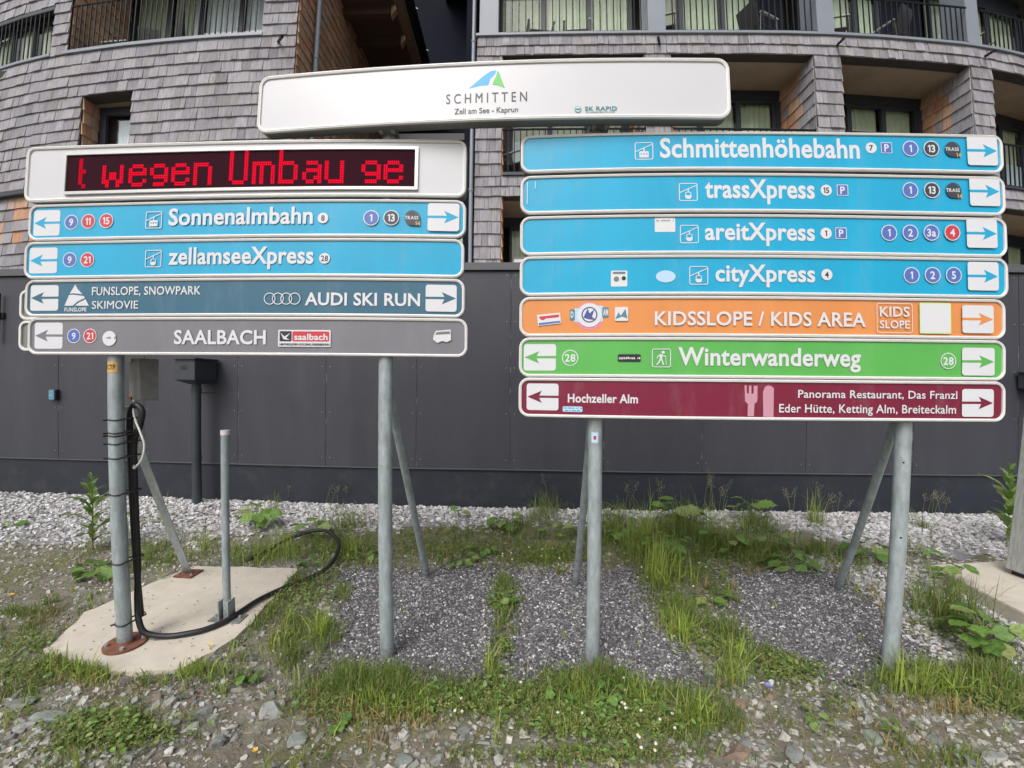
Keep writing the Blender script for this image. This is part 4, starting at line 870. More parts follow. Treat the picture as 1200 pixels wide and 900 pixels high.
# ================================================================ POSTS
def post(x, y, xt, yt, top, r, label, brace=None, flange=False, sleeve=False):
    t = thing('steel_post', label, 'post', (x, y, GZ), 0, 'galvanised posts carrying the sign boards')
    N = 14; MB().tube([((xt-x)*k/N, (yt-y)*k/N, (top-GZ)*k/N) for k in range(N+1)], r, 24).build('pipe', M_galv, t, smooth=True)
    if flange:
        f = MB().tube([(0, 0, .022), (0, 0, .034)], .105, 32).build('base_flange', M_rust, t, smooth=True)
        MB().tube([(0, 0, .034), (0, 0, .05)], r+.010, 24, r1=r+.002).build('weld_seam', M_rust, f, smooth=True)
        for a in (35, 125, 215, 305): MB().tube([(.085*math.cos(R(a)), .085*math.sin(R(a)), .034), (.085*math.cos(R(a)), .085*math.sin(R(a)), .050)], .011, 6).build('bolt', M_bolt, f)
    if brace:
        (bx, by, bz0), (cx, cy, cz), br, foot = brace
        if foot == 'flat':
            d_ = Vector((cx-bx, cy-by, cz-bz0)); 
            q = MB().box(-.026, .026, -.004, .004, 0, d_.length); q.box(-.026, -.018, .005, .03, 0, d_.length)
            o = q.build('brace', M_galv, t); o.rotation_mode = 'QUATERNION'; o.rotation_quaternion = d_.to_track_quat('Z', 'Y'); o.location = (bx-x, by-y, bz0-GZ)
            o2 = MB().box(bx-x-.075, bx-x+.075, by-y-.07, by-y+.07, .023, .034).build('brace_foot', M_rust, t, bevel=.002)
            for sx in (-1, 1): MB().tube([(bx-x+sx*.055, by-y-.04, .034), (bx-x+sx*.055, by-y-.04, .046)], .009, 6).build('bolt', M_bolt, o2)
        else: MB().tube([(bx-x, by-y, bz0-GZ-.02), (cx-x, cy-y, cz-GZ)], br, 16).build('brace', M_galv, t, smooth=True)
    return t
p1 = post(-2.214, 2.12, -2.238, 2.115, 2.78, .0375, 'galvanised post wrapped with black cable ties, at the far left on the pale slab', ((-2.53, 2.98, -.01), (-2.24, 2.18, 1.35), .024, 'flat'), True)
p2 = post(-.686, 2.17, -.690, 2.165, 2.885, .0375, 'galvanised post under the AUDI end of the left boards, standing in dark gravel', ((-.66, 3.16, GZ), (-.69, 2.2, 1.5), .024, ''))
p3 = post(.452, 2.125, .436, 2.12, 2.885, .0375, 'galvanised post with a round sticker under the left end of the dark red board', ((.50, 3.03, GZ), (.44, 2.15, 1.4), .024, ''))
p4 = post(2.05, 1.985, 2.068, 1.975, 2.80, .0375, 'galvanised post with a small hole, under the right end of the dark red board', ((2.49, 2.88, GZ), (2.085, 2.02, 1.42), .024, ''))
MB().tube([(0, 0, .012), (0, 0, .02)], .041, 20).build('rust_ring', M_rust, p3)
for p, dz in ((p4, .755), (p3, .60), (p4, 1.15)):
    rr_ = .0380; a = R(-112); MB().tube([((rr_-.003)*math.cos(a), (rr_-.003)*math.sin(a), dz), (rr_*math.cos(a), rr_*math.sin(a), dz)], .0055, 10).build('bolt_hole', M_black, p)
# stickers wrapped on the posts
def wrap(p, a0, a1, z0, z1, r, m, name='sticker', ox=0):
    q = MB(); A = np.linspace(R(a0), R(a1), 8); q.v = [(r*math.cos(a)+ox, r*math.sin(a), z) for z in (z0, z1) for a in A]; q.f = [(i, i+1, 8+i+1, 8+i) for i in range(7)]; return q.build(name, m, p)
ys = wrap(p1, -118, -38, 1.585, 1.645, .0415, mat('yellow_orange_sticker', (.62, .36, .10), .5), ox=-.0135)
co, f, a, b, lo, hi = text_mesh('CTP', 1); V = []
for v_ in co: th = R(-112+62*(v_[0]-a)/(b-a)); V.append((.0421*math.cos(th)-.0135, .0421*math.sin(th), 1.602+(v_[1])/CAP*.026))
MB().add(V, f).build('lettering', smat('ink'), ys)
wrap(p3, -128, -76, 1.235, 1.29, .0402, smat('paleblue'), ox=-.007); wrap(p3, -112, -92, 1.252, 1.272, .0407, smat('red'), ox=-.007)
for p in (p2, p3):
    mb = MB(); z = 2.862-GZ; mb.box(-.05, .05, -.075, -.0, z-.004, z+.012); o = mb.build('mounting_bracket', M_side, p, bevel=.002)
    for sx in (-1, 1): MB().tube([(sx*.032, -.083, z-.004), (sx*.032, -.055, z-.004)], .011, 8).build('clamp_bolt', M_bolt, o)
# electrical box behind the left post
t = thing('cable_box', 'grey metal cable box fixed behind the left post under the boards', 'box', (-2.215, 2.215, 1.385), R(-20))
MB().box(-.05, .07, 0, .10, 0, .245).build('case', mat('dull_zinc_box', (.23, .225, .22), .45, metal=.3, var=.2, scale=12), t, bevel=.004)
MB().box(-.055, -.015, -.006, -.001, .0, .02).build('hinge', M_rust, t); MB().box(-.055, -.015, -.006, -.001, .225, .245).build('hinge', M_bolt, t)
def smooth_path(P, n=8):
    P = [Vector(p) for p in P]; out = []
    for i in range(len(P)-1):
        a, b, c, d = P[max(i-1, 0)], P[i], P[i+1], P[min(i+2, len(P)-1)]
        for k in range(n):
            t = k/n; out.append(.5*((2*b)+(c-a)*t+(2*a-5*b+4*c-d)*t*t+(3*b-3*c+d-a)*t**3))
    return out+[P[-1]]
cond = [(-2.200, 2.215, .10), (-2.207, 2.205, .45), (-2.217, 2.200, .95), (-2.214, 2.190, 1.24), (-2.200, 2.185, 1.325), (-2.167, 2.180, 1.362), (-2.124, 2.180, 1.325), (-2.140, 2.180, 1.235), (-2.180, 2.185, 1.14), (-2.185, 2.190, .9), (-2.180, 2.190, .45), (-2.184, 2.180, .22),
        (-2.16, 2.16, .10), (-2.12, 2.16, .03), (-2.02, 2.19, .0), (-1.93, 2.22, -.0), (-1.84, 2.28, .0), (-1.77, 2.40, .002), (-1.72, 2.65, .004), (-1.60, 2.92, -.005), (-1.50, 3.07, .0), (-1.47, 3.25, .02), (-1.53, 3.50, .06), (-1.70, 3.68, .10), (-1.88, 3.72, .09), (-2.05, 3.60, .05), (-2.17, 3.42, .0), (-2.26, 3.28, -.02)]
o = MB().tube(smooth_path(cond), .0165, 12).build('conduit', M_black, None, smooth=True); tag(o, 'thick black cable looped beside the left post and curling over the pale slab', 'cable')
wc = [(-2.19, 2.19, 1.39), (-2.166, 2.17, 1.30), (-2.118, 2.16, 1.21), (-2.092, 2.16, 1.136), (-2.105, 2.16, 1.06), (-2.15, 2.17, 1.012), (-2.175, 2.175, 1.0), (-2.18, 2.20, 1.08), (-2.185, 2.22, 1.2)]
o = MB().tube(smooth_path(wc), .0055, 8).build('white_cable', mat('white_cable_sheath', (.62, .60, .58), .5), None, smooth=True); tag(o, 'thin white cable hanging in a loop from the grey box behind the left post', 'cable')
for i, z in enumerate((1.281, 1.208, 1.192, 1.147, 1.066, .862, .469, .112)):
    dx = -.024*(z/2.8); cx, cy = (-2.214+dx)*.5+(-2.165)*.5, 2.155; q = MB()
    P_ = [(-2.214+dx+.0405*math.cos(a), 2.12+.0405*math.sin(a), z-.004*math.cos(a)) for a in np.linspace(R(130), R(315), 12)]+[(-2.165, 2.15, z+.006), (-2.152, 2.20, z+.008), (-2.185, 2.228, z+.004), (-2.23, 2.165, z)]
    q.tube(P_+[P_[0]], .0045, 6); q.tube([(-2.214+dx-.036, 2.098, z-.001), (-2.214+dx-.050, 2.085, z-.003)], .0062, 6)
    tag(q.build('cable_tie', M_black, None), ['uppermost black cable tie round the left post just below the loop', 'second black cable tie on the left post, upper one of a close pair', 'third black cable tie on the left post, lower one of a close pair', 'fourth black cable tie down the left post', 'fifth black cable tie down the left post, above the wall plinth',
         'black cable tie at half height of the left post', 'black cable tie on the lower part of the left post', 'lowest black cable tie, just above the rusty flange'][i], 'cable tie', 'cable ties round the left post')
# short stake with cap and foot plate
t = thing('steel_stake', 'short thin galvanised pole with a white cap standing on the pale slab', 'post', (-1.808, 2.43, GZ+.022))
MB().tube([(0, 0, .01), (.012, -.005, .6), (.022, -.01, 1.20)], .0235, 18).build('pole', M_galv, t, smooth=True)
MB().tube([(.022, -.01, 1.185), (.022, -.01, 1.215)], .0265, 18).build('cap', M_white, t, smooth=True)
MB().box(-.10, .11, -.05, .05, .0, .008).build('foot_plate', M_galv, t, bevel=.001)
MB().box(-.035, -.027, -.04, .03, .008, .13).build('gusset', M_galv, t); MB().box(.027, .035, -.04, .03, .008, .13).build('gusset', M_galv, t)
for sx in (-.075, .085): MB().tube([(sx, 0, .008), (sx, 0, .028)], .008, 6).build('bolt', M_bolt, t)
# wooden post at right edge
t = thing('wooden_post', 'weathered grey wooden post with rusty bolt standing on the right concrete slab', 'post', (3.93, 2.74, GZ+.10))
MB().add([(-.075, -.07, .04), (.075, -.07, .04), (.075, .07, .04), (-.075, .07, .04), (.04, -.07, 1.25), (.19, -.07, 1.25), (.19, .07, 1.25), (.04, .07, 1.25)], [(3, 2, 1, 0), (4, 5, 6, 7), (0, 1, 5, 4), (1, 2, 6, 5), (2, 3, 7, 6), (3, 0, 4, 7)]).build('beam', M_wpost, t, bevel=.006)
MB().box(-.04, .09, -.05, .05, 0, .038).build('steel_shoe', M_black, t); MB().tube([(-.02, -.086, .19), (-.02, -.07, .19)], .028, 12).build('bolt', M_rust, t)
MB().tube([(.01, -.086, .50), (.01, -.07, .50)], .028, 12).build('bolt', M_rust, t)
# ================================================================ PEBBLES, STONES
def inpoly(P, x, y):
    r = np.zeros(len(x), bool); n = len(P)
    for i in range(n):
        (x1, y1), (x2, y2) = P[i], P[(i+1) % n]
        c = ((y1 > y) != (y2 > y)) & (x < (x2-x1)*(y-y1)/((y2-y1)+1e-12)+x1); r ^= c
    return r
ico = bmesh.new(); bmesh.ops.create_icosphere(ico, subdivisions=1, radius=.5)
IV = [tuple(v.co) for v in ico.verts]; IF = [tuple(v.index for v in f.verts) for f in ico.faces]; ico.free()
CV = [(x*.5, y*.5, z*.5) for x, y, z in ((-1, -.8, -.6), (.9, -1, -.5), (1, .8, -.7), (-.8, 1, -.5), (-.7, -.6, .6), (.6, -.8, .75), (.8, .6, .5), (-.5, .8, .7))]
CF = [(3, 2, 1, 0), (4, 5, 6, 7), (0, 1, 5, 4), (1, 2, 6, 5), (2, 3, 7, 6), (3, 0, 4, 7)]
CH = []
for k_ in range(4):
    b_ = bmesh.new(); bmesh.ops.create_icosphere(b_, subdivisions=1, radius=.5); rs_ = random.Random(k_)
    for _ in range(5):
        n_ = Vector((rs_.gauss(0, 1), rs_.gauss(0, 1), rs_.gauss(0, 1))).normalized(); d_ = rs_.uniform(.18, .34)
        for v in b_.verts:
            q_ = v.co.dot(n_)-d_
            if q_ > 0: v.co -= n_*q_
    CH.append(([tuple(v.co) for v in b_.verts], [tuple(v.index for v in f.verts) for f in b_.faces])); b_.free()
def chunks(x, y, size, flat, name, m, z=0, tilt=.35, asp=.6):
    for k_ in range(4):
        s_ = slice(k_, None, 4); n = len(x[s_]); S = np.stack([size[s_]*rng.uniform(1, 1+asp, n), size[s_]*rng.uniform(.7, 1, n), size[s_]*rng.uniform(flat*.6, flat*1.3, n)], 1)
        o = many(CH[k_][0], CH[k_][1], (randrot(n, tilt)*S[:, None, :], np.stack([x[s_], y[s_], GZ+z+size[s_]*flat*.15], 1)), name, m); o['kind'] = 'stuff'
def scatter(x, y, size, flat, name, m, z=0, tilt=.35, shape='cube', asp=.5):
    n = len(x); Mx = randrot(n, tilt); S = np.stack([size*rng.uniform(1, 1+asp, n), size*rng.uniform(1-asp*.6, 1, n), size*rng.uniform(flat*.6, flat*1.2, n)], 1)
    zz = z+size*flat*.25; off = np.stack([x, y, GZ+zz], 1)
    o = many(CV if shape == 'cube' else IV, CF if shape == 'cube' else IF, (Mx*S[:, None, :], off), name, m); o['kind'] = 'stuff'; return o
M_peb = imat('white_marble_pebble', [(.37, .365, .375), (.49, .485, .50), (.22, .215, .22), (.44, .435, .46), (.60, .59, .60), (.15, .145, .14), (.40, .385, .385), (.30, .285, .26), (.54, .53, .55)], .7, grain=.15, gscale=(90, 90, 90))
M_dk = imat('dark_split_gravel', [(.06, .058, .063), (.15, .148, .155), (.05, .048, .052), (.30, .295, .30), (.10, .097, .103), (.60, .59, .60), (.075, .07, .077), (.22, .215, .22), (.06, .058, .065), (.12, .118, .125), (.05, .048, .052)], .75, grain=.2, gscale=(200, 200, 200))
M_st = imat('grey_field_stone', [(.18, .185, .165), (.27, .27, .25), (.13, .135, .125), (.38, .37, .34), (.23, .21, .17), (.25, .265, .245), (.44, .42, .385), (.16, .14, .11)], .8, grain=.25, gscale=(30, 30, 30), bump=.3)
x = rng.uniform(-9.5, 8.2, 42000); y = rng.uniform(2.6, 5.0, 42000); wyv = np.interp(x, [p[0] for p in WP], [p[1] for p in WP])
edge = sf(x)+.10*np.sin(x*5)+rng.normal(0, .13, len(x)); k = (y > edge) & (y < wyv-.01); 
dens = np.clip((y-edge)/.25, 0.3, 1); k &= rng.random(len(x)) < dens
scatter(x[k], y[k], rng.uniform(.022, .050, k.sum()), .6, 'white_pebbles', M_peb, tilt=.6)
# second layer heaped to the wall
x2 = rng.uniform(-9, 8, 9000); wy2 = np.interp(x2, [p[0] for p in WP], [p[1] for p in WP]); y2 = wy2-np.abs(rng.normal(0, .5, len(x2)))-.02; k2 = y2 > sf(x2)+.2
scatter(x2[k2], y2[k2], rng.uniform(.03, .055, k2.sum()), .7, 'white_pebbles', M_peb, z=.010, tilt=.7)
# strays further forward
x = rng.uniform(-5.5, 4.5, 2600); y = rng.uniform(1.3, 3.9, 2600); k = ((x > 2.4) & (y > 2.2)) | (rng.random(2600) < .22) | ((x < -2.9) & (y > 2.6)); k &= ~inpoly(SL, x, y)
scatter(x[k], y[k], rng.uniform(.01, .026, k.sum()), .6, 'stray_pebbles', M_peb, z=.002)
for P in PADS:
    q = np.array(P); x = rng.uniform(q[:, 0].min()-.08, q[:, 0].max()+.08, 25000); y = rng.uniform(q[:, 1].min()-.08, q[:, 1].max()+.08, 25000)
    jx, jy = x+rng.normal(0, .05, len(x)), y+rng.normal(0, .05, len(x)); k = inpoly(P, jx, jy)
    scatter(x[k], y[k], rng.gamma(6, .0016, k.sum()).clip(.004, .018), .75, 'dark_gravel', M_dk, z=.010, tilt=.8)
n = 16000; x = rng.uniform(-1.75, 3.1, n); y = rng.uniform(1.75, 3.4, n); k = ~inpoly(SL, x, y) & (np.sin(x*6+y*3)+rng.normal(0, .6, n) > -.2)
scatter(x[k], y[k], rng.gamma(6, .0016, k.sum()).clip(.004, .018), .75, 'spilled_gravel', M_dk, z=.001, tilt=.8)
n = 3600; x = rng.uniform(2.2, 3.5, n); y = rng.uniform(1.9, 3.6, n); k = ~inpoly(PADS[2], x, y) & (x+rng.normal(0, .15, n) > 2.45)
scatter(x[k], y[k], rng.uniform(.014, .034, k.sum()), .6, 'stray_pebbles', M_peb, z=.002)
# loose stone chips over the soil
def soil0(x, y): return ~inpoly(SL, x, y) & ~inpoly(PADS[0], x, y) & ~inpoly(PADS[1], x, y) & ~inpoly(PADS[2], x, y)
n = 70000; x = rng.uniform(-5.2, 4.6, n); y = 1.0+rng.random(n)**1.2*2.7; k = ~inpoly(SL, x, y) & (y < sf(x)-.05)
for P in PADS: k &= ~inpoly(P, x, y)
pat = np.sin(x*2.3+1)+np.sin(y*3.1+x)+np.sin(x*5.1-y*2)*.6; k &= rng.random(n) < np.clip(.62+pat*.22, .12, 1)
scatter(x[k], y[k], rng.gamma(2.2, .0055, k.sum()).clip(.005, .045), .5, 'stone_chips', M_st, tilt=.4)
n = 3200; x = rng.uniform(-3.2, 3.2, n); y = rng.uniform(1.0, 1.95, n); k = soil0(x, y) & (rng.random(n) < .8)
chunks(x[k], y[k], rng.gamma(3.0, .008, k.sum()).clip(.014, .06), .45, 'stone_chips', M_st, tilt=.3)
def rock(label, x, y, sx, sy, sz, rz, col, seed):
    sx *= .8; sy *= .8; sz *= .85
    rs = random.Random(seed); b = bmesh.new(); bmesh.ops.create_icosphere(b, subdivisions=2, radius=1)
    pl = [(Vector((rs.gauss(0, 1), rs.gauss(0, 1), rs.gauss(0, .6))).normalized(), rs.uniform(.45, .8)) for _ in range(12)]+[(Vector((0, 0, 1)), .62)]
    for v in b.verts:
        for nrm, d_ in pl:
            q = v.co.dot(nrm)-d_
            if q > 0: v.co -= nrm*q
        v.co += Vector((rs.gauss(0, .02), rs.gauss(0, .02), rs.gauss(0, .02))); v.co = Vector((v.co.x*sx, v.co.y*sy, v.co.z*sz))
    me = bpy.data.meshes.new('stone'); b.to_mesh(me); b.free(); o = bpy.data.objects.new('stone', me); C.objects.link(o)
    me.materials.append(mat('stone_%s' % col[0], col[1], .85, var=.3, scale=25, bump=.5, bscale=50, dirt=.3, dscale=14, dcol=(.10, .09, .07)))
    o.location = (x, y, GZ+sz*.18); o.rotation_euler = (rs.uniform(-.1, .1), rs.uniform(-.1, .1), rz); tag(o, label, 'stone', 'larger stones lying in the front soil'); return o
CG = ('slate_grey', (.17, .18, .17)); CL = ('light_grey', (.28, .28, .265)); CB = ('brown', (.20, .145, .11)); CD = ('dark_grey', (.10, .105, .105)); CW = ('whitish', (.50, .49, .47)); CGr = ('greenish', (.20, .225, .20))
rock('flat greenish grey slab of stone near the lower left corner', -2.064, 1.615, 0.1380, 0.0759, 0.0300, 0.10, CGr, 1)
rock('half buried flat grey stone left of the greenish slab at the lower left', -2.311, 1.678, 0.1200, 0.0660, 0.0250, 0.30, CG, 2)
rock('pointed light grey stone left of the greenish slab', -2.136, 1.556, 0.0670, 0.0369, 0.0300, 0.60, CL, 3)
rock('small light grey stone to the right of the greenish slab', -1.997, 1.664, 0.0510, 0.0357, 0.0300, 0.20, CL, 4)
rock('rounded grey stone below the pale slab, left of a pair', -1.784, 1.743, 0.0400, 0.0320, 0.0350, 0.00, CL, 5)
rock('light stone below the pale slab, right of a pair', -1.614, 1.751, 0.0640, 0.0448, 0.0400, 0.70, CL, 6)
rock('mossy round stone between two grey ones below the pale slab', -1.701, 1.774, 0.0490, 0.0392, 0.0300, 0.20, CB, 7)
rock('light wedge stone below the mossy one near the left', -1.513, 1.639, 0.0600, 0.0420, 0.0350, 0.30, CL, 8)
rock('flat light stone right of the wedge stone', -1.404, 1.635, 0.0560, 0.0308, 0.0300, 0.00, CL, 9)
rock('white chip of stone near the lower left edge', -1.405, 1.507, 0.0320, 0.0256, 0.0300, 0.80, CW, 10)
rock('leaning grey slate in the gravel right of the pale slab', -1.412, 1.708, 0.0860, 0.0473, 0.0400, 1.00, CG, 11)
rock('tall pale grey boulder in the soil left of the second post', -1.107, 1.735, 0.1020, 0.0816, 0.0600, 0.30, CL, 12)
rock('flat greenish stone right below the pale grey boulder', -0.906, 1.601, 0.0870, 0.0609, 0.0300, 0.50, CGr, 13)
rock('dark flat stone beside the pale slab, right of its front corner', -1.434, 2.100, 0.0750, 0.0450, 0.0250, 0.20, CD, 14)
rock('upright grey slate at the front near the left third', -1.226, 1.566, 0.0580, 0.0406, 0.0500, 1.20, CG, 15)
rock('small grey stone at the bottom below the second post', -0.198, 1.687, 0.0460, 0.0368, 0.0300, 0.30, CG, 16)
rock('grey stone at the bottom edge just right of the small one', -0.425, 1.537, 0.0630, 0.0441, 0.0300, 0.30, CG, 17)
rock('pale stone at the bottom edge below the gap between the pads', -0.291, 1.534, 0.0480, 0.0336, 0.0350, 0.90, CL, 18)
rock('large pale stone half hidden in clover right of the third post', 0.762, 1.807, 0.0900, 0.0810, 0.0550, 0.20, CL, 19)
rock('pale stone left of the large one in the clover', 0.660, 1.759, 0.0630, 0.0567, 0.0400, 0.80, CL, 20)
rock('thin dark slate lying left of the fourth post', 1.066, 2.001, 0.1350, 0.0743, 0.0200, -0.25, CD, 21)
rock('thin dark slate right behind the brown stone', 1.236, 1.967, 0.0990, 0.0544, 0.0200, 0.20, CD, 22)
rock('brown stone left of the fourth post in the front soil', 1.101, 1.807, 0.0780, 0.0624, 0.0450, 0.10, CB, 23)
rock('white round stone among the leaves left of the violet flower', 1.350, 1.941, 0.0260, 0.0234, 0.0350, 0.10, CW, 24)
rock('brown stone beside the round white one', 1.280, 1.846, 0.0460, 0.0414, 0.0350, 0.50, CB, 25)
rock('big brown and grey stone at the bottom edge right of centre', 0.957, 1.541, 0.1070, 0.0642, 0.0500, 0.15, CB, 26)
rock('grey slate above the big brown stone at the bottom', 1.009, 1.601, 0.0670, 0.0402, 0.0200, 0.20, CG, 27)
rock('light flat stone in the gravel in front of the fourth post', 1.658, 1.685, 0.0520, 0.0364, 0.0300, 0.20, CL, 28)
rock('long pale slate at the lower right', 1.590, 1.581, 0.0750, 0.0600, 0.0300, 0.60, CGr, 29)
rock('grey flat stone at the lower right between weeds', 1.845, 1.557, 0.0750, 0.0450, 0.0250, 0.20, CG, 30)
rock('pale stone at the lower right corner', 2.014, 1.444, 0.0850, 0.0510, 0.0350, 0.20, CL, 31)
rock('grey stone at the lower right edge left of the pale one', 1.893, 1.445, 0.0640, 0.0448, 0.0300, 0.70, CG, 32)
rock('long slate lying in soil behind the yellow tuft right of pad two', 1.336, 2.227, 0.1310, 0.0721, 0.0200, 0.25, CG, 33)
rock('grey stone at the bottom left of the big brown one', 1.181, 1.528, 0.0720, 0.0504, 0.0350, 0.60, CG, 34)
rock('small dark stone under the grass edge below the rusty flange', -1.942, 1.853, 0.0510, 0.0408, 0.0400, 0.20, CD, 35)
# ================================================================ GRASS
M_grass = imat('grass_blade', [(.09, .165, .03), (.14, .24, .045), (.20, .29, .06), (.11, .19, .035), (.31, .34, .09), (.08, .14, .035), (.38, .33, .16), (.13, .22, .04), (.22, .25, .07)], .6, trans=.35)
M_yg = imat('yellow_green_blade', [(.22, .34, .05), (.33, .42, .08), (.27, .37, .06), (.42, .44, .14)], .6, trans=.35)
M_leaf = imat('broad_green_leaf', [(.08, .17, .035), (.12, .22, .045), (.15, .26, .055), (.10, .19, .04), (.19, .28, .08), (.25, .28, .10)], .5, grain=.35, gscale=(55, 55, 55), trans=.25, bump=.4)
M_clov = imat('clover_leaf', [(.08, .135, .03), (.13, .19, .04), (.17, .225, .05), (.10, .15, .03), (.24, .26, .08), (.28, .24, .11)], .6, trans=.25)
M_stem = mat('plant_stem', (.16, .20, .06), .7); M_rstem = mat('reddish_stem', (.20, .09, .05), .7)
def blades(cx, cy, sx, sy, n, h, name, m, wd=.0021, lean=.5, z=0, mask=None):
    x = rng.normal(cx, sx, n) if np.isscalar(cx) else cx; y = rng.normal(cy, sy, n) if np.isscalar(cy) else cy
    if mask is not None: k = mask(x, y); x, y = x[k], y[k]
    k = rng.random(len(x)) < np.clip(patch(x, y)*1.5-.1, .12, 1) ; x, y = x[k], y[k]
    n = len(x); return dict(x=x, y=y, h=h*rng.uniform(.4, 1.2, n)*(.55+.75*np.clip(patch(x, y), 0, 1)), w=wd*rng.uniform(.5, 1.2, n)*np.where(rng.random(n) < .10, 2.1, 1), lean=np.abs(rng.normal(0, lean, n)), m=m)
def grow(lst, name, m):
    x = np.concatenate([d['x'] for d in lst]); y = np.concatenate([d['y'] for d in lst]); h = np.concatenate([d['h'] for d in lst]); wd = np.concatenate([d['w'] for d in lst]); ln = np.concatenate([d['lean'] for d in lst]).clip(0, 1.5)
    n = len(x); a = rng.uniform(0, 2*np.pi, n); b = a+rng.uniform(-.9, .9, n)+np.pi/2; V = np.zeros((n, 7, 3), np.float32); dx, dy = np.cos(a), np.sin(a); ux, uy = np.cos(b), np.sin(b)
    for i, (t, wf) in enumerate(((0, 1), (.4, .9), (.75, .6), (1, 0))):
        r = h*(ln*t*t*.8); z = h*t*(1-.35*ln*t); px, py, pz = x+dx*r, y+dy*r, GZ+z
        if i < 3: V[:, 2*i] = np.stack([px-ux*wd*wf, py-uy*wd*wf, pz], 1); V[:, 2*i+1] = np.stack([px+ux*wd*wf, py+uy*wd*wf, pz], 1)
        else: V[:, 6] = np.stack([px, py, pz], 1)
    F = [(0, 1, 3, 2), (2, 3, 5, 4), (4, 5, 6)]; k = 7; lens = np.array([4, 4, 3]); flat = np.array([0, 1, 3, 2, 2, 3, 5, 4, 4, 5, 6])
    loops = (flat[None]+(np.arange(n)*k)[:, None]).ravel(); ls = np.tile(lens, n); st = np.concatenate([[0], np.cumsum(ls)[:-1]])
    me = bpy.data.meshes.new(name); me.vertices.add(n*k); me.vertices.foreach_set('co', V.ravel()); me.loops.add(len(loops)); me.loops.foreach_set('vertex_index', loops.astype(np.int32)); me.polygons.add(len(ls)); me.polygons.foreach_set('loop_start', st.astype(np.int32)); me.polygons.foreach_set('loop_total', ls.astype(np.int32))
    me.polygons.foreach_set('use_smooth', np.zeros(len(ls), bool)); me.update(calc_edges=True); me.materials.append(m); o = bpy.data.objects.new(name, me); C.objects.link(o); o['kind'] = 'stuff'; return o
def soil(x, y):
    k = ~inpoly(SL, x, y) & ~((x > 3.2) & (y < 3.0))
    for P in PADS:
        q = np.array(P); c = q.mean(0); Q = [tuple(c+(p-c)*.84) for p in q]; k &= ~inpoly(Q, x, y)
    return k
def patch(x, y): return .5+.25*np.sin(x*7.3+np.sin(y*5)*1.7)+.25*np.sin(y*11.1+np.sin(x*9)*1.3)+.18*np.sin(x*23+y*17)
G1 = []; G2 = []; G3 = []


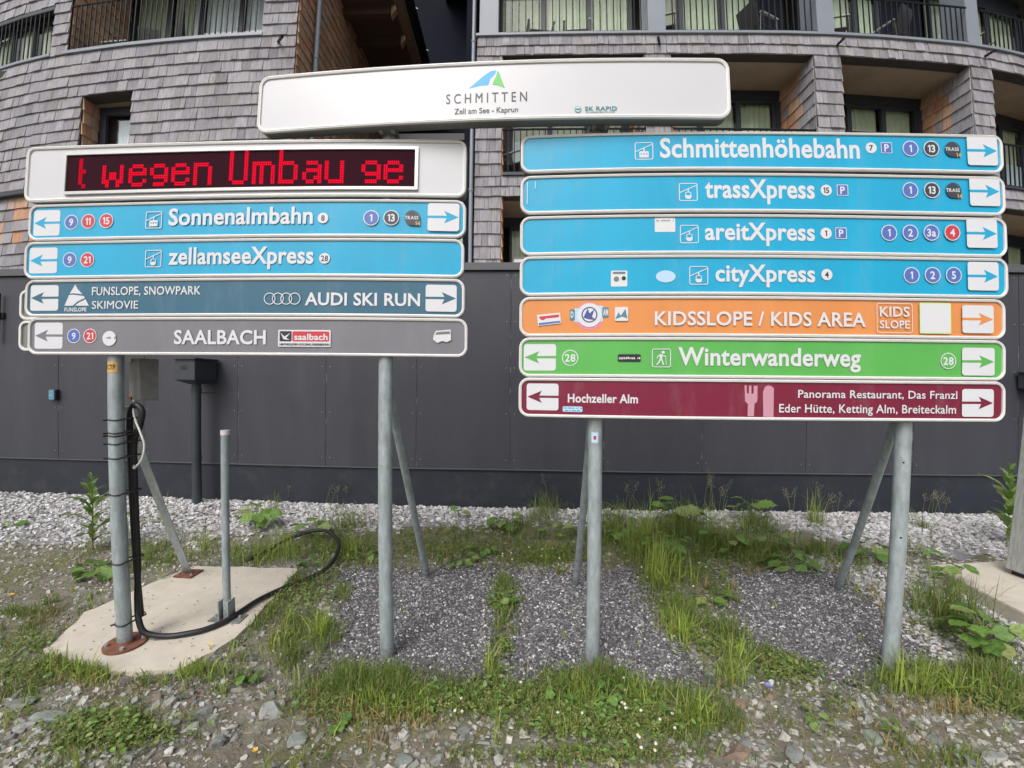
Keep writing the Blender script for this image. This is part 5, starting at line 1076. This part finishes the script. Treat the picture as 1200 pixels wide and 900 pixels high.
for a in [
 ('g', -1.593, 2.395, 0.026, 0.129, 260, 0.080),
 ('g', -1.702, 2.876, 0.031, 0.101, 160, 0.070),
 ('g', -2.559, 2.199, 0.044, 0.064, 160, 0.070),
 ('g', -2.663, 2.590, 0.058, 0.062, 120, 0.070),
 ('y', -1.611, 2.181, 0.042, 0.035, 120, 0.070),
 ('g', -2.166, 1.938, 0.195, 0.037, 900, 0.070),
 ('y', -2.179, 1.902, 0.165, 0.049, 500, 0.090),
 ('g', -1.701, 1.970, 0.138, 0.030, 350, 0.060),
 ('y', -1.647, 1.962, 0.110, 0.033, 200, 0.080),
 ('s', -2.160, 1.840, 0.213, 0.040, 300, 0.060),
 ('g', -2.548, 1.996, 0.131, 0.054, 600, 0.070),
 ('g', -2.368, 1.693, 0.075, 0.057, 500, 0.080),
 ('y', -2.267, 1.598, 0.043, 0.047, 250, 0.090),
 ('g', -1.719, 1.593, 0.116, 0.046, 900, 0.060),
 ('g', -1.851, 1.487, 0.088, 0.034, 400, 0.050),
 ('g', -2.863, 2.158, 0.141, 0.045, 300, 0.050),
 ('g', -3.179, 2.355, 0.136, 0.043, 250, 0.050),
 ('s', -2.908, 2.291, 0.198, 0.060, 250, 0.040),
 ('g', -3.660, 3.372, 0.075, 0.122, 300, 0.080),
 ('g', -3.200, 3.335, 0.074, 0.154, 260, 0.140),
 ('y', -3.841, 3.912, 0.043, 0.255, 110, 0.250),
 ('g', -2.943, 3.189, 0.110, 0.073, 250, 0.060),
 ('g', -2.285, 3.348, 0.136, 0.116, 400, 0.100),
 ('y', -2.042, 3.461, 0.140, 0.142, 300, 0.120),
 ('g', -2.822, 4.452, 0.120, 0.135, 260, 0.160),
 ('y', -2.779, 3.581, 0.097, 0.090, 120, 0.100),
 ('g', -1.834, 4.256, 0.148, 0.208, 500, 0.160),
 ('g', -1.712, 3.683, 0.118, 0.138, 400, 0.100),
 ('y', -1.513, 3.415, 0.082, 0.081, 200, 0.080),
 ('g', -1.576, 2.886, 0.156, 0.101, 600, 0.070),
 ('g', -1.289, 2.566, 0.105, 0.081, 500, 0.060),
 ('g', -1.308, 2.330, 0.058, 0.077, 300, 0.060),
 ('g', -1.210, 2.791, 0.045, 0.107, 250, 0.070),
 ('y', -1.434, 3.703, 0.060, 0.116, 120, 0.100),
 ('g', -1.210, 2.104, 0.058, 0.061, 180, 0.090),
 ('y', -1.377, 2.202, 0.049, 0.062, 120, 0.080),
 ('g', -1.053, 2.081, 0.051, 0.086, 320, 0.140),
 ('y', -1.147, 2.386, 0.032, 0.081, 150, 0.120),
 ('g', -1.134, 3.530, 0.141, 0.086, 220, 0.050),
 ('g', -1.007, 3.943, 0.105, 0.105, 200, 0.060),
 ('g', -0.600, 3.558, 0.142, 0.107, 420, 0.070),
 ('g', -0.413, 3.971, 0.132, 0.132, 300, 0.080),
 ('g', 0.013, 4.222, 0.146, 0.148, 400, 0.130),
 ('g', 0.399, 4.498, 0.120, 0.229, 450, 0.200),
 ('g', -0.060, 3.401, 0.159, 0.060, 450, 0.050),
 ('g', 0.314, 3.492, 0.188, 0.084, 700, 0.070),
 ('s', 0.013, 3.769, 0.252, 0.119, 300, 0.050),
 ('g', 0.510, 5.152, 0.110, 0.133, 120, 0.350),
 ('g', 0.828, 3.776, 0.178, 0.165, 900, 0.100),
 ('g', 1.107, 4.230, 0.114, 0.177, 450, 0.180),
 ('y', 1.156, 3.772, 0.081, 0.187, 320, 0.220),
 ('y', 1.388, 4.102, 0.056, 0.167, 160, 0.300),
 ('g', 1.332, 3.573, 0.170, 0.149, 900, 0.130),
 ('g', 1.791, 4.092, 0.167, 0.193, 700, 0.200),
 ('g', 1.898, 3.751, 0.180, 0.164, 900, 0.140),
 ('y', 2.215, 4.203, 0.092, 0.177, 200, 0.250),
 ('g', 2.117, 3.544, 0.147, 0.129, 700, 0.120),
 ('g', 2.415, 3.625, 0.151, 0.113, 600, 0.100),
 ('g', 2.680, 4.182, 0.139, 0.176, 450, 0.160),
 ('g', 2.605, 3.423, 0.115, 0.102, 400, 0.090),
 ('g', 2.016, 5.150, 0.175, 0.135, 150, 0.300),
 ('y', 1.168, 3.023, 0.058, 0.124, 260, 0.220),
 ('g', 1.192, 2.832, 0.085, 0.097, 450, 0.120),
 ('y', 1.354, 3.234, 0.053, 0.107, 160, 0.200),
 ('T', 3.390, 4.277, 0.055, 0.127, 170, 0.420),
 ('g', 2.790, 3.504, 0.079, 0.066, 200, 0.120),
 ('g', 3.148, 3.478, 0.119, 0.087, 220, 0.070),
 ('g', 3.074, 3.213, 0.092, 0.074, 140, 0.060),
 ('g', 3.823, 3.626, 0.052, 0.072, 60, 0.100),
 ('g', 4.472, 4.054, 0.035, 0.074, 70, 0.120),
 ('g', -0.044, 2.623, 0.029, 0.106, 220, 0.100),
 ('g', -0.076, 2.269, 0.022, 0.082, 160, 0.120),
 ('y', -0.091, 2.057, 0.020, 0.054, 120, 0.200),
 ('g', -0.051, 2.964, 0.056, 0.076, 260, 0.070),
 ('g', -0.097, 1.994, 0.033, 0.051, 260, 0.120),
 ('g', -1.025, 2.351, 0.026, 0.079, 140, 0.080),
 ('g', 1.112, 2.562, 0.077, 0.081, 360, 0.100),
 ('y', 1.037, 2.380, 0.060, 0.071, 280, 0.110),
 ('g', 1.360, 2.655, 0.073, 0.063, 160, 0.100),
 ('g', 1.328, 2.367, 0.073, 0.051, 220, 0.090),
 ('y', 1.298, 2.168, 0.043, 0.043, 140, 0.100),
 ('g', 1.627, 2.697, 0.075, 0.154, 160, 0.100),
 ('g', -0.688, 1.973, 0.122, 0.036, 1500, 0.130),
 ('g', -0.526, 1.865, 0.141, 0.032, 1300, 0.120),
 ('g', -0.838, 1.905, 0.092, 0.034, 700, 0.110),
 ('g', -0.277, 1.874, 0.090, 0.039, 700, 0.080),
 ('s', -0.695, 1.753, 0.122, 0.030, 350, 0.070),
 ('y', -0.545, 1.785, 0.111, 0.030, 420, 0.090),
 ('s', -0.376, 1.743, 0.084, 0.029, 260, 0.060),
 ('g', -0.149, 1.824, 0.061, 0.037, 260, 0.070),
 ('g', 0.267, 1.909, 0.079, 0.041, 600, 0.100),
 ('g', 0.448, 1.965, 0.095, 0.036, 800, 0.130),
 ('g', 0.598, 1.876, 0.104, 0.040, 1000, 0.120),
 ('y', 0.501, 1.824, 0.126, 0.043, 420, 0.130),
 ('g', 0.365, 1.751, 0.085, 0.040, 600, 0.070),
 ('g', 0.541, 1.678, 0.094, 0.041, 600, 0.060),
 ('y', 0.314, 1.682, 0.047, 0.053, 150, 0.080),
 ('y', 0.438, 1.644, 0.019, 0.015, 70, 0.130),
 ('g', 0.730, 1.672, 0.061, 0.053, 260, 0.060),
 ('g', 0.755, 1.899, 0.053, 0.040, 350, 0.120),
 ('g', 0.097, 1.881, 0.062, 0.040, 260, 0.080),
 ('g', -0.199, 1.572, 0.044, 0.029, 150, 0.050),
 ('s', -0.535, 1.623, 0.136, 0.038, 260, 0.050),
 ('g', -0.692, 1.552, 0.066, 0.029, 140, 0.050),
 ('g', 0.867, 1.762, 0.049, 0.042, 360, 0.120),
 ('y', 0.845, 1.714, 0.048, 0.029, 200, 0.120),
 ('g', 1.153, 2.035, 0.040, 0.046, 160, 0.090),
 ('y', 1.156, 1.971, 0.039, 0.037, 130, 0.100),
 ('g', 1.447, 2.122, 0.066, 0.058, 380, 0.070),
 ('g', 1.475, 2.016, 0.051, 0.045, 300, 0.050),
 ('g', 1.254, 1.691, 0.058, 0.039, 260, 0.070),
 ('s', 1.176, 1.696, 0.085, 0.050, 200, 0.050),
 ('g', 1.020, 1.705, 0.043, 0.029, 130, 0.080),
 ('g', 1.971, 1.912, 0.067, 0.035, 180, 0.060),
 ('g', 2.971, 2.481, 0.088, 0.080, 420, 0.220),
 ('g', 3.481, 2.795, 0.042, 0.073, 160, 0.300),
 ('y', 3.372, 2.674, 0.048, 0.105, 160, 0.280),
 ('g', 3.055, 2.645, 0.054, 0.065, 240, 0.140),
 ('g', 2.287, 1.882, 0.126, 0.048, 1200, 0.150),
 ('y', 2.179, 1.830, 0.122, 0.046, 500, 0.150),
 ('g', 2.513, 1.858, 0.084, 0.061, 700, 0.130),
 ('g', 2.701, 2.051, 0.061, 0.050, 340, 0.120),
 ('g', 2.438, 1.685, 0.051, 0.062, 380, 0.090),
 ('s', 2.077, 1.697, 0.115, 0.035, 300, 0.090),
 ('g', 2.196, 1.607, 0.098, 0.052, 160, 0.050),
 ('s', 1.717, 1.561, 0.139, 0.049, 160, 0.040),
 ('g', 3.628, 3.437, 0.149, 0.054, 50, 0.060),
 ('g', 4.162, 3.595, 0.105, 0.060, 40, 0.070),
 ('g', 1.312, 1.551, 0.091, 0.033, 180, 0.050),
 ('g', 1.853, 1.461, 0.066, 0.027, 160, 0.070),
 ('g', -4.489, 3.354, 0.095, 0.084, 60, 0.050),
 ('g', -3.632, 2.645, 0.115, 0.066, 60, 0.040)]:
    k, x, y, sx, sy, n, h = a
    if k == 'g': G1.append(blades(x, y, sx, sy, int(n*(.8 if y < 2.1 else 1.2)), h*(.95 if y < 2.1 else 1.2 if x < .6 else 1.55), '', None, mask=soil, lean=.7)); G1.append(blades(x, y, sx*2.0, sy*2.0, int(n*.6), h*.7, '', None, mask=soil, lean=.9))
    elif k == 'y': G2.append(blades(x, y, sx, sy, int(n*(.7 if y < 2.1 else 1.0)), h*(1.2 if y < 3 else 1.5), '', None, wd=.0028, mask=soil, lean=.7))
    elif k == 'T': G2.append(blades(x, y, sx*.7, sy*.5, int(n*.3), h, '', None, wd=.0028, lean=.4)); G1.append(blades(x, y, sx*.8, sy*.6, int(n*.4), h*.6, '', None, lean=.2))
    elif k == 's': G3.append(blades(x, y, sx, sy, n, h, '', None, wd=.0022, mask=soil, lean=1.0))
n = 26000; xx = rng.uniform(-5, 4.5, n); yy = rng.uniform(1.0, 4.2, n); k = soil(xx, yy) & (yy < sf(xx)) & (np.sin(xx*3+yy*2)+np.sin(yy*5-xx)+rng.normal(0, .5, n) > .5); G1.append(blades(xx[k], yy[k], 0, 0, k.sum(), .05, '', None, lean=.8))
n = 700; xx = rng.uniform(-3.2, 3, n); yy = rng.uniform(1.2, 4.2, n); k = soil(xx, yy) & (yy < sf(xx)+.1)
for a_, b_ in zip(xx[k], yy[k]): m_ = int(rng.integers(8, 26)); G_ = (G1, G2, G1, G3)[int(rng.integers(0, 4))]; G_.append(blades(a_+rng.normal(0, .012, m_), b_+rng.normal(0, .012, m_), 0, 0, m_, float(rng.uniform(.06, .16 if b_ > 2.8 else .11)), '', None, lean=.55))
for Q_ in PADS:
    q_ = np.array(Q_)
    for _ in range(9): a_, b_ = rng.uniform(q_[:, 0].min(), q_[:, 0].max()), rng.uniform(2, 3.2); m_ = 6; G2.append(blades(a_+rng.normal(0, .012, m_), b_+rng.normal(0, .012, m_), 0, 0, m_, .07, '', None, lean=.6))
grow(G1, 'grass', M_grass); grow(G2, 'yellow_green_grass', M_yg); grow(G3, 'dry_grass', imat('straw_blade', [(.30, .22, .10), (.36, .28, .13), (.24, .15, .07), (.38, .34, .18)], .8, trans=.2))
# seed heads of tall grass against the wall
q = MB(); q2 = MB()
for (x, y, h) in [(1.411, 4.806, 0.42), (1.623, 5.155, 0.50), (2.099, 5.073, 0.55), (1.776, 4.801, 0.40), (2.460, 4.782, 0.50), (2.550, 4.649, 0.42), (0.436, 4.936, 0.45), (0.596, 4.938, 0.50), (0.707, 4.974, 0.42), (2.375, 4.720, 0.52), (3.281, 4.551, 0.35), (3.336, 4.144, 0.50), (-2.160, 5.018, 0.30), (3.702, 4.342, 0.35), (4.968, 4.459, 0.32), (5.026, 4.357, 0.30), (-2.288, 4.934, 0.28), (-2.841, 5.031, 0.28), (-0.473, 5.050, 0.30), (1.288, 4.941, 0.45), (1.128, 4.942, 0.30)]:
    for r_ in range(3):
        x0 = x+random.uniform(-.08, .08); y0 = y+random.uniform(-.05, .05); hh = h*random.uniform(.75, 1.05); lx = random.uniform(-.12, .12); ly = random.uniform(-.08, .08)
        P_ = [Vector((x0+lx*t*t, y0+ly*t*t, GZ+hh*t)) for t in np.linspace(0, 1, 7)]; q.tube(P_, .0022, 4, cap=False, r1=.0008)
        for t in np.linspace(.68, 1, 13):
            p = Vector((x0+lx*t*t, y0+ly*t*t, GZ+hh*t)); a = random.uniform(0, 6.28); e = p+Vector((math.cos(a)*.035*(1.25-t)*2, math.sin(a)*.03*(1.25-t)*2, .012)); q2.tube([p, e], .0006, 3, cap=False); q2.tube([e-Vector((0, 0, .004)), e+Vector((0, 0, .005))], .0024, 4)
o = q.build('grass_stalk', M_stem); o['kind'] = 'stuff'; o = q2.build('grass_seed_head', mat('grass_seed', (.22, .19, .13), .8)); o['kind'] = 'stuff'
# clover: three leaflets on a short stem
lv = []; lf = []
for a in (0, 120, 240):
    c, s = math.cos(R(a)), math.sin(R(a)); o_ = len(lv)
    for (p, q_, z) in ((0, 0, .2), (.45, .32, .35), (.95, .28, .2), (.95, -.28, .2), (.45, -.32, .35)): lv.append((c*p-s*q_, s*p+c*q_, z))
    lf.append((o_, o_+4, o_+3, o_+2, o_+1))
X = []; Y = []
for x, y, sx, sy, n in [(0.420, 1.826, 0.171, 0.048, 2200), (0.554, 1.723, 0.116, 0.049, 1500), (0.245, 1.728, 0.092, 0.038, 800), (-0.310, 3.761, 0.292, 0.137, 1300), (0.322, 3.581, 0.232, 0.105, 1400), (1.425, 3.232, 0.171, 0.136, 1500), (1.393, 3.984, 0.262, 0.153, 1200), (1.960, 3.551, 0.236, 0.105, 1200), (-1.034, 3.729, 0.193, 0.114, 500), (2.241, 3.357, 0.181, 0.077, 600), (1.497, 2.049, 0.084, 0.053, 900), (-1.735, 1.567, 0.133, 0.038, 1500), (-1.513, 3.505, 0.182, 0.121, 600), (-1.513, 2.768, 0.145, 0.103, 700), (-0.396, 1.844, 0.147, 0.037, 1300), (-0.028, 1.880, 0.100, 0.044, 700), (-2.629, 2.063, 0.174, 0.055, 700), (-2.417, 3.425, 0.180, 0.099, 500), (2.819, 2.295, 0.131, 0.077, 600), (2.376, 1.749, 0.103, 0.047, 600), (1.214, 2.249, 0.121, 0.071, 500), (-0.046, 2.728, 0.050, 0.087, 420), (-1.831, 3.673, 0.143, 0.153, 400), (2.997, 3.305, 0.182, 0.076, 350), (-1.152, 3.355, 0.261, 0.076, 300), (0.366, 1.996, 0.133, 0.029, 600), (-2.575, 1.850, 0.106, 0.046, 400), (1.146, 2.718, 0.086, 0.075, 420), (-2.869, 3.284, 0.114, 0.056, 250), (-0.036, 2.270, 0.029, 0.088, 160), (0.364, 1.555, 0.190, 0.019, 600), (-0.793, 1.798, 0.145, 0.047, 500)]: X.append(rng.normal(x, sx, n)); Y.append(rng.normal(y, sy, n))
X = np.concatenate(X); Y = np.concatenate(Y); k = soil(X, Y); X, Y = X[k], Y[k]; n = len(X); sz = rng.uniform(.006, .014, n)
o = many(lv, lf, (randrot(n, .45)*sz[:, None, None], np.stack([X, Y, GZ+rng.uniform(.004, .05, n)], 1)), 'clover_and_herbs', M_clov); o['kind'] = 'stuff'
n = 2600; i_ = rng.integers(0, len(X), n); xx = X[i_]+rng.normal(0, .05, n); yy = Y[i_]+rng.normal(0, .05, n); k = soil(xx, yy); xx, yy = xx[k], yy[k]; n = len(xx)
hv = [(0, 0, 0), (.35, -.3, .08), (.35, 0, .0), (.35, .3, .08), (.75, -.26, .05), (.75, 0, -.02), (.75, .26, .05), (1, 0, -.08)]; hf = [(0, 1, 2), (0, 2, 3), (1, 4, 5, 2), (2, 5, 6, 3), (4, 7, 5), (5, 7, 6)]
o = many(hv, hf, (randrot(n, .45)*rng.uniform(.014, .034, n)[:, None, None], np.stack([xx, yy, GZ+rng.uniform(.008, .07, n)], 1)), 'low_herbs', M_leaf); o['kind'] = 'stuff'
n = 160; xx = rng.uniform(-2.8, -1.6, n); yy = rng.uniform(1.9, 3.2, n); k = inpoly(SL, xx, yy); chunks(xx[k], yy[k], rng.uniform(.004, .016, k.sum()), .4, 'slab_crumbs', M_st, z=.024)
# dry litter
n = 5000; X = rng.uniform(-4.5, 4, n); Y = rng.uniform(1.1, 3.9, n); k = soil(X, Y); X, Y = X[k], Y[k]; n = len(X)
o = many([(-.5, -.06, 0), (.5, -.05, 0), (.5, .05, .02), (-.5, .06, .02)], [(0, 1, 2, 3)], (randrot(n, .25)*rng.uniform(.008, .04, n)[:, None, None], np.stack([X, Y, GZ+rng.uniform(.004, .02, n)], 1)), 'plant_litter', imat('dry_litter', [(.22, .14, .08), (.34, .26, .15), (.14, .09, .06), (.30, .20, .11)], .9)); o['kind'] = 'stuff'
# clover flower heads
fb = bmesh.new(); bmesh.ops.create_icosphere(fb, subdivisions=2, radius=1); FV = []
for v in fb.verts: rr_ = 1+.22*random.uniform(-1, 1); FV.append((v.co.x*rr_, v.co.y*rr_, v.co.z*.85*rr_))
FF = [tuple(v.index for v in f.verts) for f in fb.faces]; fb.free(); fm = imat('white_clover_flower', [(.62, .58, .48), (.70, .66, .56), (.58, .50, .40)], .8); meF = bpy.data.meshes.new('flower_head'); meF.from_pydata(FV, [], FF); meF.materials.append(fm)
sm_ = bpy.data.meshes.new('flower_stem'); b = MB().tube([(0, 0, 0), (0, 0, 1)], .0014, 5); sm_.from_pydata(b.v, [], b.f); sm_.materials.append(M_stem)
for i, (x, y) in enumerate([(-0.066, 3.368), (0.006, 3.453), (0.283, 3.581), (0.263, 3.406), (0.418, 3.407), (0.394, 3.263), (0.380, 3.619), (-0.069, 3.486), (0.166, 3.543), (0.013, 3.337), (1.042, 3.153), (1.131, 3.151), (1.053, 3.040), (1.560, 3.258), (1.588, 3.195), (1.317, 2.827), (1.200, 3.350), (0.220, 1.752), (0.329, 1.747), (0.572, 1.951), (0.556, 1.877), (0.527, 1.813), (0.528, 1.773), (0.522, 1.734), (0.593, 1.737), (0.666, 1.697), (0.729, 1.718), (0.716, 1.654), (0.547, 1.633), (0.546, 1.608), (0.604, 1.573), (0.596, 1.549), (0.589, 1.538), (0.529, 1.528), (-0.227, 1.838), (-0.212, 1.748), (0.534, 1.994), (-0.240, 1.723), (0.411, 1.785), (1.217, 1.728), (0.056, 1.925)]):
    z = random.uniform(.05, .10); t = bpy.data.objects.new('clover_flower', None); C.objects.link(t); t.location = (x, y-.02, GZ); t.empty_display_size = .02
    a = bpy.data.objects.new('flower_head', meF); C.objects.link(a); a.parent = t; a.location = (0, 0, z); a.scale = (.0065,)*3; a.rotation_euler.z = i
    s_ = bpy.data.objects.new('flower_stem', sm_); C.objects.link(s_); s_.parent = t; s_.scale = (1, 1, z)
    w_ = 'behind the gravel pads' if y > 3 else 'in the green verge right of the third post' if y > 2.2 else 'in the clover in front of the gravel pads'
    tag(t, 'small round white clover flower '+w_, 'flower', 'white clover flowers '+w_)
def small_flower(x, y, z, r, m, label):
    t = thing('wild_flower', label, 'flower', (x, y, GZ)); MB().tube([(0, 0, 0), (0, 0, z)], .0015, 5).build('stem', M_stem, t); q = MB()
    for k in range(5): a = k*2*math.pi/5; c, s = math.cos(a), math.sin(a); q.add([(0, 0, z), (c*r*.6-s*r*.35, s*r*.6+c*r*.35, z+.004), (c*r, s*r, z+.006), (c*r*.6+s*r*.35, s*r*.6-c*r*.35, z+.004)], [(0, 3, 2, 1)])
    q.build('petals', m, t); return t
ym = mat('yellow_orange_petal', (.75, .42, .03), .6); vm = mat('violet_petal', (.22, .22, .60), .6)
small_flower(1.288, 1.874, 0.05, 0.02, vm, 'violet flower left of the fourth post in the front gravel')
small_flower(-1.706, 2.141, 0.04, 0.015, ym, 'orange yellow flower at the right edge of the pale slab')
small_flower(-3.456, 2.483, 0.05, 0.02, ym, 'yellow flower at the far left beside the soil')
small_flower(-1.039, 1.516, 0.03, 0.014, ym, 'small yellow flower at the bottom edge on the left')
small_flower(-3.778, 3.542, 0.1, 0.02, ym, 'reddish yellow flower beside the first post at the tall weed')
# broad leaves
def leaf_mesh(k, lobes):
    rs = random.Random(k); q = MB(); N = 26; ring_ = []; q.v.append((.0, 0, .0)); q.v.append((.45, 0, .05)); 
    for i in range(N+1):
        t = -math.pi*.92+i*(2*math.pi*.92)/N; rr_ = (.52+.08*math.cos(t))*(1+(.12*math.cos(lobes*t) if lobes else 0)+.045*rs.uniform(-1, 1))*(1.12 if abs(t) < .2 else 1)
        x, y = .45+rr_*math.cos(t), rr_*math.sin(t)*.95; q.v.append((x, y, .06+.10*abs(y)-.22*max(0, x-.45)**2+rs.uniform(-.02, .02)))
    for i in range(N): q.f.append((1, 2+i, 3+i))
    q.f.append((0, 2, 1)); q.f.append((0, 1, 2+N))
    me = bpy.data.meshes.new('leaf'); me.from_pydata(q.v, [], q.f); me.materials.append(M_leaf); me.polygons.foreach_set('use_smooth', [True]*len(me.polygons)); return me
LM = [leaf_mesh(i, (0, 7, 5, 0)[i]) for i in range(4)]
for pi, (lab, x, y, ls, n, sp, h) in enumerate([
 ('broad leaved weed with large leaves behind the black cable loop', -2.695, 4.099, 0.2029, 7, 0.196, 0.200),
 ('broad leaved weed growing inside the black cable loop', -1.997, 3.919, 0.1615, 5, 0.187, 0.140),
 ('low broad leaved weed left of the first post at the gravel edge', -3.278, 2.907, 0.1379, 9, 0.172, 0.080),
 ('small round leaved weed right below the black cable loop', -1.703, 3.234, 0.0798, 6, 0.084, 0.080),
 ('single upright broad leaf in the white gravel left of the centre', -0.589, 4.527, 0.1198, 3, 0.058, 0.160),
 ('small weed with two round leaves touching the second post in the white gravel', -1.448, 4.366, 0.0982, 3, 0.132, 0.100),
 ('jagged broad leaved weed at the gravel edge left of the third post', -0.076, 4.170, 0.1522, 7, 0.142, 0.160),
 ('light green weed in front of the jagged one left of the third post', -0.256, 3.570, 0.1024, 6, 0.108, 0.080),
 ('tall broad leaved weed right of the third post beside the wall gravel', 1.819, 4.269, 0.2322, 8, 0.226, 0.280),
 ('round leaved weed in the white gravel right of the tall one', 2.736, 4.399, 0.1862, 6, 0.176, 0.240),
 ('light green weed lying at the back edge of the third dark gravel pad', 2.373, 3.265, 0.1526, 8, 0.219, 0.090),
 ('dark leaved weed left of the fourth post brace', 3.187, 3.380, 0.1778, 8, 0.203, 0.160),
 ('small round leaved weed in the white gravel right of the fourth post', 3.734, 3.332, 0.0963, 5, 0.109, 0.080),
 ('weed with two round leaves in front of the grass between pads two and three', 1.427, 2.730, 0.0927, 5, 0.134, 0.080),
 ('large leafy weed with lobed leaves beside the right concrete slab', 2.771, 2.107, 0.1647, 12, 0.163, 0.220),
 ('upright leafy weed at the left corner of the right concrete slab', 3.225, 2.690, 0.1216, 7, 0.102, 0.260),
 ('small weed with three light leaves in front of the pale slab', -1.332, 1.928, 0.0627, 4, 0.057, 0.050),
 ('weed with two light green leaves in the clover below the third post', 0.243, 1.849, 0.0584, 4, 0.049, 0.090),
 ('light heart leaved weed in the grass below the third post, nearest the post', 0.469, 1.825, 0.0570, 4, 0.048, 0.130),
 ('small leafy weed on the strip between the first two gravel pads', -0.057, 2.706, 0.0729, 7, 0.077, 0.080),
 ('small round leaved weed in front of the fourth post, left one', 1.596, 1.779, 0.0439, 3, 0.067, 0.040),
 ('round leaved weed in the soil at the lower right', 1.717, 1.616, 0.0556, 3, 0.031, 0.040),
 ('pair of yellowish leaves at the bottom below the fourth post', 1.391, 1.681, 0.0519, 4, 0.055, 0.050),
 ('bushy weed directly right of the third post in the green verge', 1.052, 3.944, 0.1225, 9, 0.189, 0.200),
 ('bushy weed with dense leaves below the tall broad leaved weed', 1.376, 3.481, 0.1170, 10, 0.200, 0.200),
 ('leafy weed behind the third pad, at its left back corner', 1.976, 3.551, 0.1186, 9, 0.203, 0.200),
 ('broad leaved weed between the round leaved one and the third pad', 2.378, 3.568, 0.1216, 8, 0.192, 0.160),
 ('small leafy weed behind the second post at the back edge of the first pad', -1.255, 3.433, 0.0855, 7, 0.135, 0.070),
 ('leafy weed in the verge just left of the third post brace', 0.480, 3.945, 0.1050, 8, 0.170, 0.160),
 ('small leafy weed behind the strip between the first two pads', -0.425, 3.390, 0.0832, 8, 0.146, 0.070),
 ('low leafy weed at the left edge of the picture', -5.165, 3.772, 0.0980, 4, 0.086, 0.060),
 ('small light weed at the bottom below the second post', -0.761, 1.691, 0.0505, 4, 0.038, 0.050),
 ('small leafy weed at the front end of the strip between the pads', -0.058, 1.775, 0.0380, 4, 0.056, 0.040),
 ('light leaf weed in the dark gravel left of the fourth post', 2.076, 1.871, 0.0598, 4, 0.063, 0.100)]):
    t = thing('broad_leaved_weed', lab, 'plant', (x, y, GZ), 0, None); q = MB()
    n = int(n*1.6); ls *= .72
    for i in range(n):
        a = i*2.4+pi; r_ = sp*(.25+.75*random.random()); z = h*(.45+.6*random.random()); ex, ey = r_*math.cos(a), r_*math.sin(a)*.7
        q.tube(smooth_path([(0, 0, 0), (ex*.35, ey*.35, z*.7), (ex, ey, z)], 3), .0028, 5, cap=False, r1=.0018)
        o = bpy.data.objects.new('leaf', LM[(pi+i//3) % 4]); C.objects.link(o); o.parent = t; o.location = (ex, ey, z); o.scale = (ls*random.uniform(.7, 1.1),)*3
        o.rotation_euler = (random.uniform(-.3, .3)-.35*math.sin(0), random.uniform(-.1, .45), math.atan2(ey, ex)+random.uniform(-.5, .5)); o.rotation_euler.x += .35*random.random()
    q.build('stem', M_stem, t)
# tall upright weeds
def tall_weed(x, y, h, label, seed, wide=1.0):
    rs = random.Random(seed); t = thing('tall_weed', label, 'plant', (x, y, GZ)); MB().tube([(0, 0, 0), (.01, 0, h*.5), (.0, .01, h)], .006, 7, r1=.002).build('stem', M_rstem if seed == 1 else M_stem, t)
    me = bpy.data.meshes.new('leaf'); V = []; F = []; N = 7
    for i in range(N+1):
        s = i/N; wv = .20*math.sin(math.pi*min(1, s*1.05+.02))**.8*(1.25 if i % 2 else .78); z = .10*math.sin(s*2.5)-.25*s*s; V += [(s, -wv, z), (s, 0, z-.03), (s, wv, z)]
    for i in range(N): F += [(3*i, 3*i+3, 3*i+4, 3*i+1), (3*i+1, 3*i+4, 3*i+5, 3*i+2)]
    me.from_pydata(V, [], F); me.materials.append(M_leaf)
    K = 24
    for i in range(K):
        s = .12+.88*i/K; o = bpy.data.objects.new('leaf', me); C.objects.link(o); o.parent = t; a = i*2.4; L_ = (.20*wide*(1-s)**.7+.035)*rs.uniform(.7, 1.2)
        if s < .5 and rs.random() < .45: L_ *= .5
        o.location = (0, 0, h*s); o.rotation_euler = (0, -R(25+35*s), a); o.scale = (L_, L_*.9, L_)
    return t
tall_weed(-3.789, 3.354, .70, 'tall weed with narrow leaves and reddish stem left of the first post', 1, 1.7)
tall_weed(4.844, 3.525, .82, 'tall leafy weed in the white gravel at the right edge beside the wooden post', 2, 2.0)
